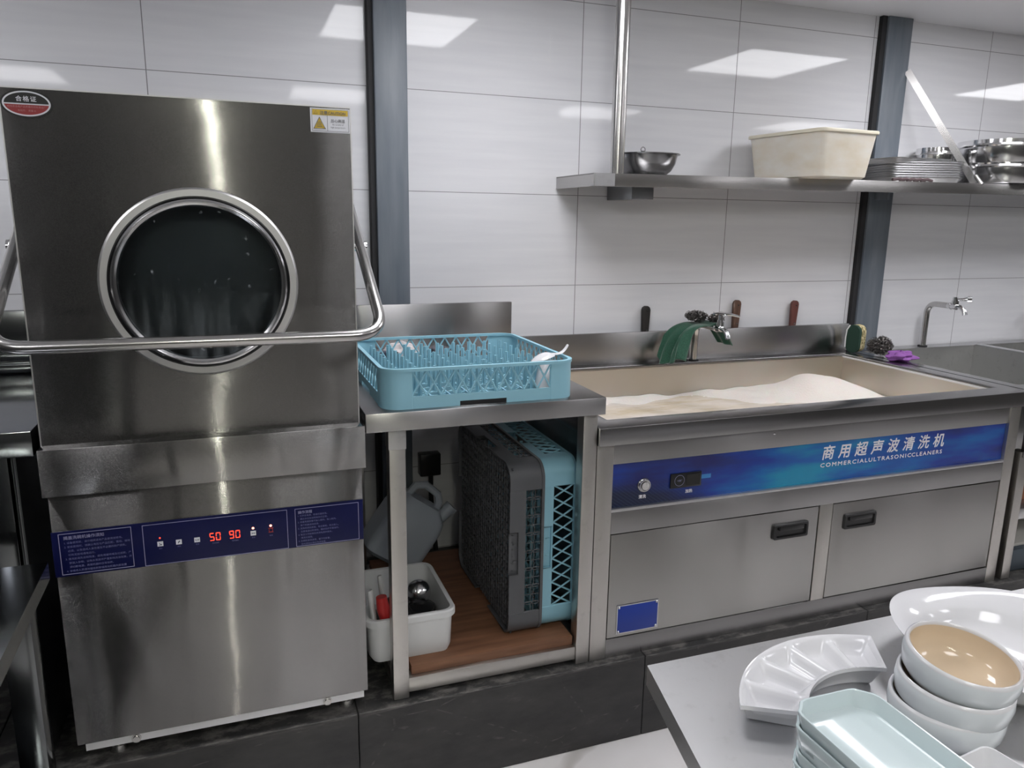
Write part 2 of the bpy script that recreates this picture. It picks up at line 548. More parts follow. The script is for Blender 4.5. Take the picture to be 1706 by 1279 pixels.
def dup(root, loc, rot=None, label=None, group=None):
    r = root.copy()
    COL.objects.link(r)
    r.location = loc
    if rot is not None:
        r.rotation_euler = rot
    if label:
        r['label'] = label
    if group:
        r['group'] = group
    for ch in list(root.children):
        c = ch.copy()
        COL.objects.link(c)
        c.parent = r
        for g in list(ch.children):
            d = g.copy()
            COL.objects.link(d)
            d.parent = c
    return r

def text_mb(mb, body, x, y, z, size, align='LEFT', bold=0.0, shear=0.0, spacing=1.0, width=None, lift=0.0003):
    """flat lettering in the XZ plane at depth y, facing -Y; x, z is the baseline anchor"""
    cu = bpy.data.curves.new('txt', 'FONT')
    cu.body = body
    cu.size = size
    cu.align_x = align
    cu.resolution_u = 2
    cu.shear = shear
    cu.space_character = spacing
    to = bpy.data.objects.new('txt', cu)
    COL.objects.link(to)
    bpy.context.view_layer.update()
    me = bpy.data.meshes.new_from_object(to.evaluated_get(bpy.context.evaluated_depsgraph_get()))
    bpy.data.objects.remove(to)
    a = bmesh.new()
    a.from_mesh(me)
    bpy.data.meshes.remove(me)
    if a.verts:
        k = 1.0
        if width:
            xs = [v.co.x for v in a.verts]
            k = width / max(1e-6, max(xs) - min(xs))
        for v in a.verts:
            v.co = Vector((x + v.co.x * k, y - lift, z + v.co.y))
    if bold:
        for i_, (dx, dz) in enumerate(((bold, 0), (-bold, 0), (0, bold), (0, -bold))):
            b = a.copy()
            bmesh.ops.translate(b, verts=b.verts, vec=(dx, -0.0001 * (i_ + 1), dz))
            mb._add(b)
    mb._add(a)
    return mb

def slab_xz(mb, x0, x1, z0, z1, y, t=0.0004):
    return mb.box(x0, x1, y - t, y, z0, z1)
def frame_xz(mb, x0, x1, z0, z1, y, wd=0.0012, t=0.0005):
    slab_xz(mb, x0, x1, z0, z0 + wd, y, t)
    slab_xz(mb, x0, x1, z1 - wd, z1, y, t)
    slab_xz(mb, x0, x0 + wd, z0 + wd, z1 - wd, y, t)
    slab_xz(mb, x1 - wd, x1, z0 + wd, z1 - wd, y, t)
    return mb

# ================================================================ THE ROOM
RX0, RX1, RY0 = -2.6, 6.2, -5.6
struct('floor', MB().box(RX0, RX1, RY0, WALL, -0.06, 0.0), 'marble')
struct('ceiling', MB().box(RX0, RX1, RY0, WALL, CEIL, CEIL + 0.06), 'ceiling')
struct('wall_back', MB().box(RX0, 0.437, WALL, WALL + 0.1, 0, CEIL), 'tile_a')
struct('wall_back.001', MB().box(0.437, RX1, WALL, WALL + 0.1, 0, CEIL), 'tile_b')
struct('wall_left', MB().box(RX0 - 0.1, RX0, RY0, WALL, 0, CEIL), 'room_dark')
struct('wall_right', MB().box(RX1, RX1 + 0.1, RY0, WALL, 0, CEIL), 'room_wall')
struct('wall_front', MB().box(RX0, 0.0, RY0 - 0.1, RY0, 0, CEIL), 'room_dark')
struct('wall_front.001', MB().box(0.0, RX1, RY0 - 0.1, RY0, 0, CEIL), 'room_wall')
# raised slate-tiled plinth under the machines
PL = 0.255
mb = MB()
for a, b in ((-2.6, -0.585), (-0.583, 0.226), (0.228, 1.039), (1.041, 1.85), (1.852, 2.66), (2.662, 6.2)):
    mb.box(a, b, -0.715, WALL, 0, PL, 0.0015, 1)
struct('trim_1', mb, 'slate')
# steel columns standing at the wall
mb = MB().box(0.452, 0.558, 0.125, WALL, PL, CEIL, 0.004)
struct('trim_2', mb, 'column')
struct('column_shade_1', MB().box(0.437, 0.452, 0.14, WALL, PL, CEIL), 'dark')  # black strip stands in for the column's shaded left side
mb = MB().box(2.522, 2.648, 0.150, WALL, PL, CEIL, 0.004)
struct('trim_4', mb, 'column')
struct('column_shade_2', MB().box(2.499, 2.522, 0.16, WALL, PL, CEIL), 'dark')  # same painted shade along the left side of the second column

# ceiling lights: square panels in rows
def ceiling_light(x, y, label, glow):
    t = thing('ceiling_light', label, 'ceiling light', (x, y, CEIL), group='square ceiling light panels')
    f = MB()
    for a, b, c, d in ((-0.305, 0.305, -0.305, -0.29), (-0.305, 0.305, 0.29, 0.305), (-0.305, -0.29, -0.29, 0.29), (0.29, 0.305, -0.29, 0.29)):
        f.box(a, b, c, d, -0.014, 0.0)
    obj('frame', f, 'white_paint', t, local=True)
    obj('diffuser', MB().box(-0.29, 0.29, -0.29, 0.29, -0.010, -0.002), glow, t, local=True)
    return t
l0 = None
for j, y in enumerate((-0.74, -2.75)):
    l0 = None
    for i in range(-1, 3):
        x = 0.72 + 1.935 * i
        lb = 'square white ceiling light panel, %s along the %s row' % (('first', 'second', 'third', 'fourth')[i + 1], ('wall', 'far')[j])
        if l0 is None:
            l0 = ceiling_light(x, y, lb, ('panel_light', 'panel_dim')[j])
        else:
            dup(l0, (x, y, CEIL), label=lb)
t = thing('streak_light', 'slim tube light added behind the viewer for the streak on the hood', 'ceiling light', (-0.09, -4.0, CEIL))  # unseen tube, added for the narrow streak on the dishwasher hood
obj('housing', MB().box(-0.12, -0.06, -4.65, -3.35, CEIL - 0.03, CEIL), 'white_paint', t)
obj('tube', MB().cyl((-0.09, -4.62, CEIL - 0.045), (-0.09, -3.38, CEIL - 0.045), 0.016, 16), 'tube_light', t)
# ================================================================ THE HOOD DISHWASHER
HX0, HX1, HZ0, HZ1, HY = -0.389, 0.252, 0.960, 1.692, -0.700
CXW, CZW = -0.064, 1.327            # window centre
dw = thing('hood_dishwasher', 'tall stainless steel hood dishwasher with a round window and a navy control panel', 'dishwasher', (-0.068, -0.38, PL))
mb = MB()
def hood_front(mb, x0, x1, z0, z1, cx, cz, r, y, n=96):
    """front sheet with a round hole"""
    a = bmesh.new()
    inner, outer = [], []
    for k in range(n):
        th = 2 * PI * k / n
        c, s_ = math.cos(th), math.sin(th)
        inner.append(a.verts.new((cx + r * c, y, cz + r * s_)))
        tx = ((x1 - cx) / c if c > 1e-9 else (x0 - cx) / c if c < -1e-9 else 1e9)
        tz = ((z1 - cz) / s_ if s_ > 1e-9 else (z0 - cz) / s_ if s_ < -1e-9 else 1e9)
        tt = min(tx, tz)
        outer.append(a.verts.new((cx + tt * c, y, cz + tt * s_)))
    for k in range(n):
        j = (k + 1) % n
        a.faces.new((inner[k], inner[j], outer[j], outer[k]))
    for (sx, sz) in ((x1, z1), (x0, z1), (x0, z0), (x1, z0)):
        # corner fill triangles
        best = None
        for k in range(n):
            j = (k + 1) % n
            p, q = outer[k].co, outer[j].co
            if abs(p.x - q.x) > 1e-6 and abs(p.z - q.z) > 1e-6:
                if abs((p.x + q.x) / 2 - sx) < 0.06 and abs((p.z + q.z) / 2 - sz) < 0.06:
                    best = (k, j)
        if best:
            v = a.verts.new((sx, y, sz))
            a.faces.new((outer[best[0]], outer[best[1]], v))
    for f in a.faces:
        f.normal_update()
        if f.normal.y > 0:
            f.normal_flip()
    mb._add(a)
hood_front(mb, HX0, HX1, HZ0, HZ1, CXW, CZW, 0.158, HY)
hb = -0.10
mb.face([(HX0, HY, HZ0), (HX0, HY, HZ1), (HX0, hb, HZ1), (HX0, hb, HZ0)])
mb.face([(HX1, HY, HZ0), (HX1, hb, HZ0), (HX1, hb, HZ1), (HX1, HY, HZ1)])
mb.face([(HX0, HY, HZ1), (HX1, HY, HZ1), (HX1, hb, HZ1), (HX0, hb, HZ1)])
mb.face([(HX0, hb, HZ0), (HX0, hb, HZ1), (HX1, hb, HZ1), (HX1, hb, HZ0)])
bmesh.ops.remove_doubles(mb.bm, verts=mb.bm.verts, dist=1e-5)
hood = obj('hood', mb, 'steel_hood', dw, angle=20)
# bright folded edges of the hood front
mb = MB()
for x in (HX0, HX1):
    mb.box(x - 0.0012, x + 0.0012, HY - 0.0012, HY + 0.0012, HZ0 + 0.04, HZ1)
mb.box(HX0, HX1, HY - 0.0012, HY + 0.0012, HZ1 - 0.0012, HZ1 + 0.0012)
obj('edge_fold', mb, 'ring', hood)
# dark inside of the wash chamber
mb = MB().box(HX0 + 0.02, HX1 - 0.02, -0.60, -0.14, 1.0, 1.66)
obj('inner_box', mb, 'steel_dark', hood)
# round window: flat ring, groove, bead, glass
rot_x = Matrix.Rotation(PI / 2, 4, 'X')      # lathe axis z -> -y
ring = obj('window_ring', MB().lathe([(0.158, -0.01), (0.172, 0.001), (0.175, 0.006), (0.189, 0.006), (0.193, 0.003), (0.194, 0.0)], (CXW, HY, CZW), 96, rot_x), 'ring', dw)
obj('gasket', MB().lathe([(0.1765, 0.0063), (0.174, 0.0068), (0.1715, 0.0035)], (CXW, HY, CZW), 96, rot_x), 'black', ring)
obj('bead', MB().lathe([(0.173, 0.002), (0.1705, 0.009), (0.167, 0.011), (0.1655, 0.0085), (0.163, 0.011), (0.159, 0.009), (0.157, 0.001)], (CXW, HY, CZW), 96, rot_x), 'polish', ring)
gl = MB().lathe([(0, 0.003), (0.158, 0.003), (0.158, -0.003), (0, -0.003)], (0, 0, 0), 96, rot_x)
g_o = obj('window_glass', gl, 'glass', ring, local=True)
g_o.location = Vector((CXW, HY, CZW)) - dw.location
# bent tube handle with side arms
def arc(p0, pc, p1, n=8):
    p0, pc, p1 = Vector(p0), Vector(pc), Vector(p1)
    return [(1 - u) ** 2 * p0 + 2 * u * (1 - u) * pc + u * u * p1 for u in [i / n for i in range(n + 1)]]
AX0, AX1, AY, AZ = -0.421, 0.285, -0.855, 1.228
path = [Vector((AX1, -0.40, 1.500))]
path += arc((AX1, -0.80, 1.266), (AX1, AY, AZ), (AX1 - 0.065, AY, AZ))
path += arc((AX0 + 0.065, AY, AZ), (AX0, AY, AZ), (AX0, -0.80, 1.266))
path += [Vector((AX0, -0.40, 1.500))]
hd = obj('handle', MB().tube(path, 0.0125, 16), 'tube', dw)
for x in (AX0, AX1):
    s_ = 1 if x > 0 else -1
    b0 = HX1 if x > 0 else HX0
    mb = MB().cyl((b0, -0.565, 1.397), (x + 0.012 * s_, -0.565, 1.397), 0.010, 16)
    mb.cyl((x + 0.010 * s_, -0.565, 1.397), (x + 0.016 * s_, -0.565, 1.397), 0.014, 16)
    obj('pivot_bolt', mb, 'chrome', hd)
# skirt collar around the tank
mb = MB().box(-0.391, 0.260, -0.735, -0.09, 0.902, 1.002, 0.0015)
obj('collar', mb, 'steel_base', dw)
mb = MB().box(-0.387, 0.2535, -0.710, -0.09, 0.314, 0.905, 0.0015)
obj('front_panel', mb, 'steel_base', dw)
sill = obj('base_strip', MB().box(-0.372, 0.244, -0.705, -0.10, 0.294, 0.314), 'white_paint', dw)
for x in (-0.27, 0.155):
    mb = MB().cyl((x, -0.708, 0.303), (x, -0.712, 0.303), 0.007, 14).cyl((x, -0.705, 0.303), (x, -0.709, 0.303), 0.010, 14)
    obj('screw', mb, 'tube', sill)
for x in (-0.315, 0.205):
    for y in (-0.66, -0.15):
        mb = MB().cyl((x, y, PL + 0.012), (x, y, 0.296), 0.010, 14).cyl((x, y, PL), (x, y, PL + 0.014), 0.019, 18, 0.016)
        obj('foot', mb, 'tube', dw)
# navy control strip with its printing
PY = -0.7105
cp = obj('control_panel', MB().box(-0.389, 0.2535, PY - 0.002, PY, 0.718, 0.8185, 0.0008), 'navy', dw)
y = PY - 0.002
mb = MB()
frame_xz(mb, -0.376, -0.239, 0.722, 0.8135, y)
frame_xz(mb, -0.218, 0.0815, 0.719, 0.813, y)
frame_xz(mb, 0.0985, 0.243, 0.720, 0.8125, y)
obj('printed_frames', mb, 'line', cp)
mb = MB()
text_mb(mb, '揭盖洗碗机操作须知', -0.367, y, 0.8005, 0.0085, bold=0.0001)
obj('heading_text', mb, 'line', cp)
mb = MB()
text_mb(mb, '操作流程', 0.105, y, 0.800, 0.0080, bold=0.0001)
obj('heading_text', mb, 'line', cp)
mb = MB()
left = ['1. 设备使用前，请仔细阅读本产品使用说明书。', '2. 安装使用时，请确认电压与产品匹配，管线、接地', '    必须，以免造成人身伤害及不必要的财产损失，', '    切勿无接地通电运行。', '3. 清洗前请先去除残渣，避免堵塞喷嘴及过滤网，严', '    禁放入杂物，以免水泵损坏严重影响洗涤效果，并', '    须切断电源，再做机器的日常保养。', '4. 非维修人员请勿擅自拆卸或改动机器内部装置']
zs = 0.7905
for s_ in left:
    text_mb(mb, s_, -0.367, y, zs, 0.0054)
    zs -= 0.0090
right = ['1. 打开总电源，检查机器状态。', '    确认水位及加热指示灯正常。', '2. 将餐具摆放整齐放入框内，推入机内。', '    放下机盖自动洗涤。', '3. 洗涤完成后提盖，取出餐框，依次放入。', '    注意高温以防烫伤，戴好防护手套操作。', '4. 每日工作结束后关闭电源并排水。', '    清洗过滤网。', '5. 定期检查洗涤液、催干剂余量。', '    及时添加以保证洗涤效果。']
zs = 0.7925
for s_ in right:
    text_mb(mb, s_, 0.104, y, zs, 0.0050)
    zs -= 0.0077
obj('instruction_text', mb, 'dim_line', cp)
# touch buttons: pale squares with dark symbols
for i, (x, z) in enumerate(((-0.185, 0.7665), (-0.148, 0.7660), (-0.111, 0.7660), (0.0065, 0.7660))):
    b = MB()
    slab_xz(b, x - 0.0058, x + 0.0058, z - 0.0055, z + 0.0055, y, 0.0006)
    bo = obj('button', b, 'white', cp)
    b = MB()
    if i == 0:
        b.tube([(x - 0.003, y - 0.0007, z - 0.0025), (x + 0.003, y - 0.0007, z - 0.0025)], 0.0006, 6).tube([(x - 0.002, y - 0.0007, z + 0.003), (x - 0.001, y - 0.0007, z), (x + 0.003, y - 0.0007, z - 0.0012)], 0.0006, 6)
    elif i == 1:
        b.tube([(x - 0.002, y - 0.0007, z - 0.003), (x, y - 0.0007, z), (x + 0.0025, y - 0.0007, z + 0.003)], 0.0007, 6).tube([(x - 0.0015, y - 0.0007, z + 0.0004), (x + 0.0025, y - 0.0007, z + 0.0002)], 0.0006, 6)
    elif i == 2:
        b.tube([(x - 0.003, y - 0.0007, z + 0.002), (x - 0.003, y - 0.0007, z - 0.002), (x + 0.003, y - 0.0007, z - 0.002), (x + 0.003, y - 0.0007, z + 0.002)], 0.0006, 6).tube([(x + 0.0005, y - 0.0007, z + 0.002), (x + 0.0005, y - 0.0007, z - 0.001)], 0.0005, 6)
    else:
        b.tube([(x - 0.0035, y - 0.0007, z + 0.0016), (x - 0.001, y - 0.0007, z), (x - 0.0035, y - 0.0007, z - 0.0016)], 0.0006, 6).tube([(x + 0.0035, y - 0.0007, z + 0.0016), (x + 0.001, y - 0.0007, z), (x + 0.0035, y - 0.0007, z - 0.0016)], 0.0006, 6).tube([(x - 0.001, y - 0.0007, z), (x + 0.001, y - 0.0007, z)], 0.0006, 6)
    obj('symbol', b, 'navy', bo)
b = MB()
x, z = 0.0445, 0.7685
for k in range(4):
    a = PI / 4 + k * PI / 2
    b.tube([(x + 0.0042 * math.cos(a), y - 0.0006, z + 0.0042 * math.sin(a)), (x + 0.0068 * math.cos(a), y - 0.0006, z + 0.0068 * math.sin(a))], 0.0008, 6)
b.tube([(x + 0.004 * math.cos(2 * PI * k / 20), y - 0.0006, z + 0.004 * math.sin(2 * PI * k / 20)) for k in range(20)], 0.0008, 6, closed=True)
slab_xz(b, x - 0.0055, x + 0.0055, z + 0.0045, z + 0.0056, y, 0.0006)
slab_xz(b, x - 0.0055, x + 0.0055, z - 0.0056, z - 0.0045, y, 0.0006)
obj('power_symbol', b, M['red_print'], cp, 'red power symbol')
for x, z, r, mm in ((-0.185, 0.7800, 0.0017, 'led_red'), (0.0065, 0.7778, 0.0028, 'led_hot'), (0.0445, 0.7790, 0.0028, 'led_hot')):
    obj('indicator_lamp', MB().lathe([(r, 0), (r * 0.8, 0.0008), (0, 0.001)], (x, y, z), 16, rot_x), mm, cp, 'lit red lamp')
SEG = {'5': 'afgcd', '0': 'abcdef', '9': 'abcdfg'}
for cx, digits in ((-0.0735, '50'), (-0.0325, '90')):
    b = MB()
    for d, ox in zip(digits, (-0.0068, 0.0062)):
        x0, z0 = cx + ox, 0.7685
        w_, h_, t_ = 0.0040, 0.0082, 0.0010
        sg = {'a': (-w_, w_, h_ - t_, h_ + t_), 'g': (-w_, w_, -t_, t_), 'd': (-w_, w_, -h_ - t_, -h_ + t_),
              'b': (w_ - t_, w_ + t_, t_, h_), 'c': (w_ - t_, w_ + t_, -h_, -t_), 'f': (-w_ - t_, -w_ + t_, t_, h_), 'e': (-w_ - t_, -w_ + t_, -h_, -t_)}
        for k in SEG[d]:
            q = sg[k]
            slab_xz(b, x0 + q[0] + 0.0003, x0 + q[1] - 0.0003, z0 + q[2] + 0.0002, z0 + q[3] - 0.0002, y, 0.0005)
    obj('number_display', b, 'led_red', cp, 'glowing red number ' + digits)
for s_, x in (('进水', -0.185), ('加热', -0.148), ('洗涤', -0.111), ('洗涤温度', -0.0735), ('漂洗温度', -0.0325), ('启动', 0.0065), ('电源', 0.0445)):
    obj('caption_text', text_mb(MB(), s_, x, y, 0.7525 if abs(x + 0.05) < 0.05 else 0.7545, 0.0036, align='CENTER'), 'dim_line', cp)
# oval quality sticker and caution label on the hood
y = HY - 0.0008
SX, SZ = -0.3455, 1.664
def ellipse_mb(rx, rz, y, t, lo=-1.0, hi=1.0, n=56):
    pts = []
    for k in range(n):
        a = 2 * PI * k / n
        pts.append((rx * math.cos(a), max(lo * rz, min(hi * rz, rz * math.sin(a)))))
    a = MB()
    m2 = Matrix.Translation((SX, y, SZ)) @ rot_x
    return a.prism(pts, 0, t, m2)
st = obj('oval_sticker', ellipse_mb(0.0425, 0.0255, y, 0.0006), 'black', hood, 'black and red oval sticker')
# sub-sub detail stays in one printed part beside it
obj('sticker_border', ellipse_mb(0.0395, 0.0226, y, 0.0009), 'white', hood)
obj('sticker_black_half', ellipse_mb(0.0365, 0.0198, y, 0.0012, 0.02, 1.0), 'blk_print', hood)
obj('sticker_red_half', ellipse_mb(0.0365, 0.0198, y, 0.0012, -1.0, -0.10), 'red_print', hood)
mb = MB()
text_mb(mb, '合格证', SX, y - 0.0013, SZ + 0.0045, 0.0105, align='CENTER', bold=0.0002, spacing=1.25)
obj('sticker_text', mb, 'white', hood)
mb = MB()
text_mb(mb, '检验员合格产品质量检验标准出厂', SX, y - 0.0013, SZ - 0.0072, 0.0042, align='CENTER')
text_mb(mb, '检验员： 质量 01', SX, y - 0.0013, SZ - 0.0140, 0.0040, align='CENTER')
obj('sticker_small_text', mb, mat('pale_red_print', (0.55, 0.25, 0.25), 0.5), hood)
obj('caution_label', MB().box(0.169, 0.2505, y - 0.0004, y + 0.0005, 1.640, 1.6885), 'white', hood, 'white and yellow caution label')
yy = y - 0.0004
mb = MB()
slab_xz(mb, 0.1735, 0.2465, 1.6745, 1.6855, yy, 0.0003)
obj('caution_band', mb, 'yellow', hood)
mb = MB()
frame_xz(mb, 0.172, 0.248, 1.6425, 1.6865, yy, 0.0006, 0.0004)
slab_xz(mb, 0.2035, 0.2041, 1.643, 1.6745, yy, 0.0004)
mb.tube([(0.1755, yy - 0.0003, 1.6475), (0.1995, yy - 0.0003, 1.6475), (0.1875, yy - 0.0003, 1.6705)], 0.0011, 6, closed=True)
text_mb(mb, '注意CAUTION', 0.2155, yy - 0.0003, 1.6765, 0.0082, align='CENTER', bold=0.00012, width=0.053)
mb.tube([(0.1768, yy - 0.0004, 1.6772), (0.1838, yy - 0.0004, 1.6772), (0.1803, yy - 0.0004, 1.6835)], 0.0005, 6, closed=True)
for k in range(3):
    mb.tube([(0.1845 + 0.003 * k, yy - 0.0005, 1.6535), (0.1835 + 0.003 * k, yy - 0.0005, 1.6565), (0.1850 + 0.003 * k, yy - 0.0005, 1.6590), (0.1842 + 0.003 * k, yy - 0.0005, 1.6615)], 0.0005, 5)
mb.tube([(0.1825, yy - 0.0005, 1.6515), (0.1925, yy - 0.0005, 1.6515)], 0.0006, 5)
obj('caution_print', mb, 'gum', hood)
mb = MB()
mb.prism([(0.1765, 1.6482), (0.1985, 1.6482), (0.1875, 1.6690)], 0, 0.0002, Matrix.Translation((0, yy, 0)) @ rot_x)
obj('warning_triangle', mb, 'yellow', hood)
mb = MB()
text_mb(mb, '当心高温', 0.2255, yy, 1.6615, 0.0075, align='CENTER', bold=0.00005)
text_mb(mb, 'Be careful of', 0.2255, yy, 1.6550, 0.0045, align='CENTER')
text_mb(mb, 'high temperature', 0.2255, yy, 1.6495, 0.0045, align='CENTER', width=0.030)
obj('caution_text', mb, mat('grey_print', (0.25, 0.25, 0.28), 0.5), hood)

# ================================================================ COUNTER LEFT OF THE DISHWASHER
lc = thing('side_counter', 'stainless steel counter against the wall left of the dishwasher', 'counter', (-1.0, -0.35, PL))
obj('worktop', MB().box(-1.6, -0.403, -0.705, 0.06, 0.983, 1.036, 0.002), 'steel_shaded', lc)
mb = MB().box(-1.6, -0.403, 0.02, 0.04, 1.036, 1.20, 0.002)
obj('backsplash', mb, 'steel_shaded', lc)
mb = MB().box(-1.6, -0.403, -0.045, 0.02, 1.036, 1.062, 0.003)
obj('back_ledge', mb, 'steel_shaded', lc)
obj('side_panel', MB().box(-0.4535, -0.4505, -0.645, 0.02, PL, 0.983), 'steel_dark', lc)  # dark sheet added to black out the gap beside the dishwasher
for x in (-0.50, -1.55):
    for y in (-0.685, -0.02):
        obj('leg', MB().box(x, x + 0.045, y, y + 0.04, PL, 0.983, 0.002), 'steel_shaded', lc)

# ================================================================ TABLE RIGHT OF THE DISHWASHER
rt = thing('rack_table', 'stainless steel open table between dishwasher and ultrasonic cleaner, holding a blue rack', 'table', (0.575, -0.35, PL))
obj('tabletop', MB().box(0.265, 0.884, -0.710, 0.040, 0.976, 1.022, 0.002), 'steel', rt)
obj('backsplash', MB().box(0.255, 0.893, 0.040, 0.055, 0.976, 1.190, 0.0015), 'steel', rt)
for x0 in (0.322, 0.832):
    for y0 in (-0.690, -0.03):
        lg = obj('leg', MB().box(x0, x0 + 0.040, y0, y0 + 0.040, PL, 0.976, 0.002), 'steel_leg', rt)
        if x0 < 0.5 and y0 < -0.5:
            obj('leg_socket', MB().box(x0 - 0.0015, x0 + 0.0415, y0 - 0.0015, y0 + 0.0415, 0.925, 0.976, 0.001), 'steel_dull', lg)
for y0 in (-0.686, -0.026):
    obj('rail', MB().box(0.362, 0.832, y0, y0 + 0.036, 0.268, 0.308, 0.002), 'steel_leg', rt)
for x0 in (0.324, 0.834):
    obj('rail', MB().box(x0, x0 + 0.036, -0.650, -0.03, 0.268, 0.308, 0.002), 'steel_leg', rt)
bd = Matrix.Rotation(0.01, 4, 'Z')
solo('brown_board', MB().box(0.372, 0.8285, -0.672, -0.015, 0.308, 0.333, 0.001), 'wood', 'brown wooden board lying on the low rails under the rack table', 'board')

# ---------------------------------------------------------------- plastic dish racks
def dish_rack(label, m, pattern, pegs, loc, rot, group='dishwasher racks'):
    W, H = 0.500, 0.098
    t = thing('dish_rack', label, 'dish rack', loc, rot, group)
    def band(mb, z0, z1, outw, th, r, notch=None):
        o = rrect(outw, outw, r, 8)
        i = rrect(outw - 2 * th, outw - 2 * th, max(0.004, r - th), 8)
        n = len(o)
        a = bmesh.new()
        vs = [[a.verts.new((*p, z)) for p in pl] for pl, z in ((o, z0), (o, z1), (i, z1), (i, z0))]
        for k in range(n):
            j = (k + 1) % n
            for A, B in ((0, 1), (1, 2), (2, 3), (3, 0)):
                a.faces.new((vs[A][k], vs[A][j], vs[B][j], vs[B][k]))
        bmesh.ops.recalc_face_normals(a, faces=a.faces)
        mb._add(a)
    zb = 0.030 if pattern != 'flower' else 0.046
    nz = 0.012 if pegs else 0.027
    b = MB()
    # lower band in pieces, leaving a hand slot under the middle of every side
    band(b, nz, zb, W - 0.006, 0.004, 0.045)
    for k in range(4):
        rm = Matrix.Rotation(k * PI / 2, 4, 'Z')
        for sg in (-1, 1):
            x0, x1 = (0.06, 0.205) if sg > 0 else (-0.205, -0.06)
            b.box(x0, x1, -W / 2 + 0.003, -W / 2 + 0.007, 0.0, nz, mtx=rm)
    for k in range(4):
        rm = Matrix.Rotation(k * PI / 2, 4, 'Z')
        ring = []
        for i in range(9):
            a = PI + PI / 2 * i / 8
            ring.append((-W / 2 + 0.048 + 0.0462 * math.cos(a), -W / 2 + 0.048 + 0.0462 * math.sin(a)))
        out = [(-W / 2 + 0.0018, -W / 2 + 0.072)] + ring + [(-W / 2 + 0.072, -W / 2 + 0.0018)]
        inn = [(x * 0.984, y * 0.984) for x, y in out]
        c = MB().prism(out + inn[::-1], 0.0, 0.092, rm)
        obj('corner_post', c, m, t, local=True)
    obj('lower_band', b, m, t, local=True)
    r = MB()
    band(r, 0.0905, H, W, 0.010, 0.047)
    obj('rim', r, m, t, local=True)
    # side lattices
    x0, x1 = -0.178, 0.178
    for k in range(4):
        l = MB()
        rm = Matrix.Rotation(k * PI / 2, 4, 'Z')
        yy = -W / 2 + 0.0055
        if pattern == 'cross':
            nn = 10
            st = (x1 - x0) / nn
            h = 0.091 - zb
            for i in range(nn + 1):
                for sg in (-1, 1):
                    xa = x0 + st * i
                    xb = xa + sg * st
                    za, zb2 = zb, 0.091
                    if xb < x0:
                        zb2 = za + h * (xa - x0) / (xa - xb) if xa > x0 else za
                        xb = x0
                    if xb > x1:
                        zb2 = za + h * (x1 - xa) / (xb - xa) if xa < x1 else za
                        xb = x1
                    if abs(zb2 - za) > 0.004:
                        l.tube([rm @ Vector((xa, yy, za)), rm @ Vector((xb, yy, zb2))], 0.0026, 5)
                    xc = xa + sg * st * 0.0
        else:
            nn = 7
            st = (x1 - x0) / nn
            zc = (zb + 0.091) / 2
            for i in range(nn):
                xm = x0 + st * (i + 0.5)
                for (dx, dz, lx, lz) in ((0.25, 0, 1, 0), (-0.25, 0, 1, 0), (0, 0.25, 0, 1), (0, -0.25, 0, 1)):
                    L_ = st * 0.25 if lx else 0.0105
                    ctr = (xm + dx * st, zc + dz * 0.042)
                    pts = []
                    for q in range(14):
                        a = 2 * PI * q / 14
                        u, v = L_ * math.cos(a), 0.0042 * math.sin(a)
                        pts.append(rm @ Vector((ctr[0] + (u if lx else v), yy, ctr[1] + (v if lx else u))))
                    l.tube(pts, 0.0011, 5, closed=True)
            for i in range(nn + 1):
                l.tube([rm @ Vector((x0 + st * i, yy, zb)), rm @ Vector((x0 + st * i, yy, 0.091))], 0.0010, 5)
            for i in range(nn):
                l.tube([rm @ Vector((x0 + st * (i + 0.5), yy + 0.004, zb)), rm @ Vector((x0 + st * (i + 0.5), yy + 0.004, 0.091))], 0.0010, 5)
        obj('side_lattice', l, m, t, local=True)
    g = MB()
    for i in range(10):
        u = -0.2205 + 0.049 * i
        g.box(u - 0.002, u + 0.002, -0.243, 0.243, 0.012, 0.021)
        g.box(-0.243, 0.243, u - 0.002, u + 0.002, 0.012, 0.021)
    for i in range(-9, 10):
        u = 0.049 * i
        L_ = 0.243 - abs(u) / 2
        a = Matrix.Rotation(PI / 4, 4, 'Z')
        hw = 0.343 - abs(u) * 0.7071 - 0.03
        if hw > 0.03:
            g.box(-hw, hw, u * 0.7071 - 0.0015, u * 0.7071 + 0.0015, 0.013, 0.019, mtx=a)
    obj('base_grid', g, m, t, local=True)
    if pegs:
        p0 = None
        for i in range(9):
            for j in range(9):
                x, y_ = -0.196 + 0.049 * i, -0.196 + 0.049 * j
                if p0 is None:
                    q = MB()
                    pr = [(0.0052, 0.0013), (0.0013, 0.0013), (0.0013, 0.0052), (-0.0013, 0.0052), (-0.0013, 0.0013), (-0.0052, 0.0013), (-0.0052, -0.0013), (-0.0013, -0.0013), (-0.0013, -0.0052), (0.0013, -0.0052), (0.0013, -0.0013), (0.0052, -0.0013)]
                    q.prism(pr, 0.012, 0.083)
                    p0 = obj('peg', q, m, t, local=True)
                    p0.location = (x, y_, 0)
                else:
                    pc = p0.copy()
                    COL.objects.link(pc)
                    pc.location = (x, y_, 0)
                    pc.parent = t
    return t
rk = dish_rack('blue peg rack lying flat on the rack table, a white spoon in its corner', 'blue_plastic', 'cross', True, (0.556, -0.444, 1.0225), (0, 0, 0.006))
hs = obj('slot_shade', MB().box(-0.0595, 0.0595, -0.2455, -0.2435, 0.0005, 0.0115), 'black', rk, local=True)  # black plate paints the shade inside the open slot
gk = dish_rack('dark grey rack standing on edge under the rack table', 'grey_plastic', 'flower', False, (0.652, -0.385, 0.5845), (0, PI / 2, 0))
bk = dish_rack('blue rack standing on edge behind the grey rack under the table', 'blue_plastic', 'cross', False, (0.7535, -0.372, 0.5835), (0, PI / 2 + 0.0, 0))
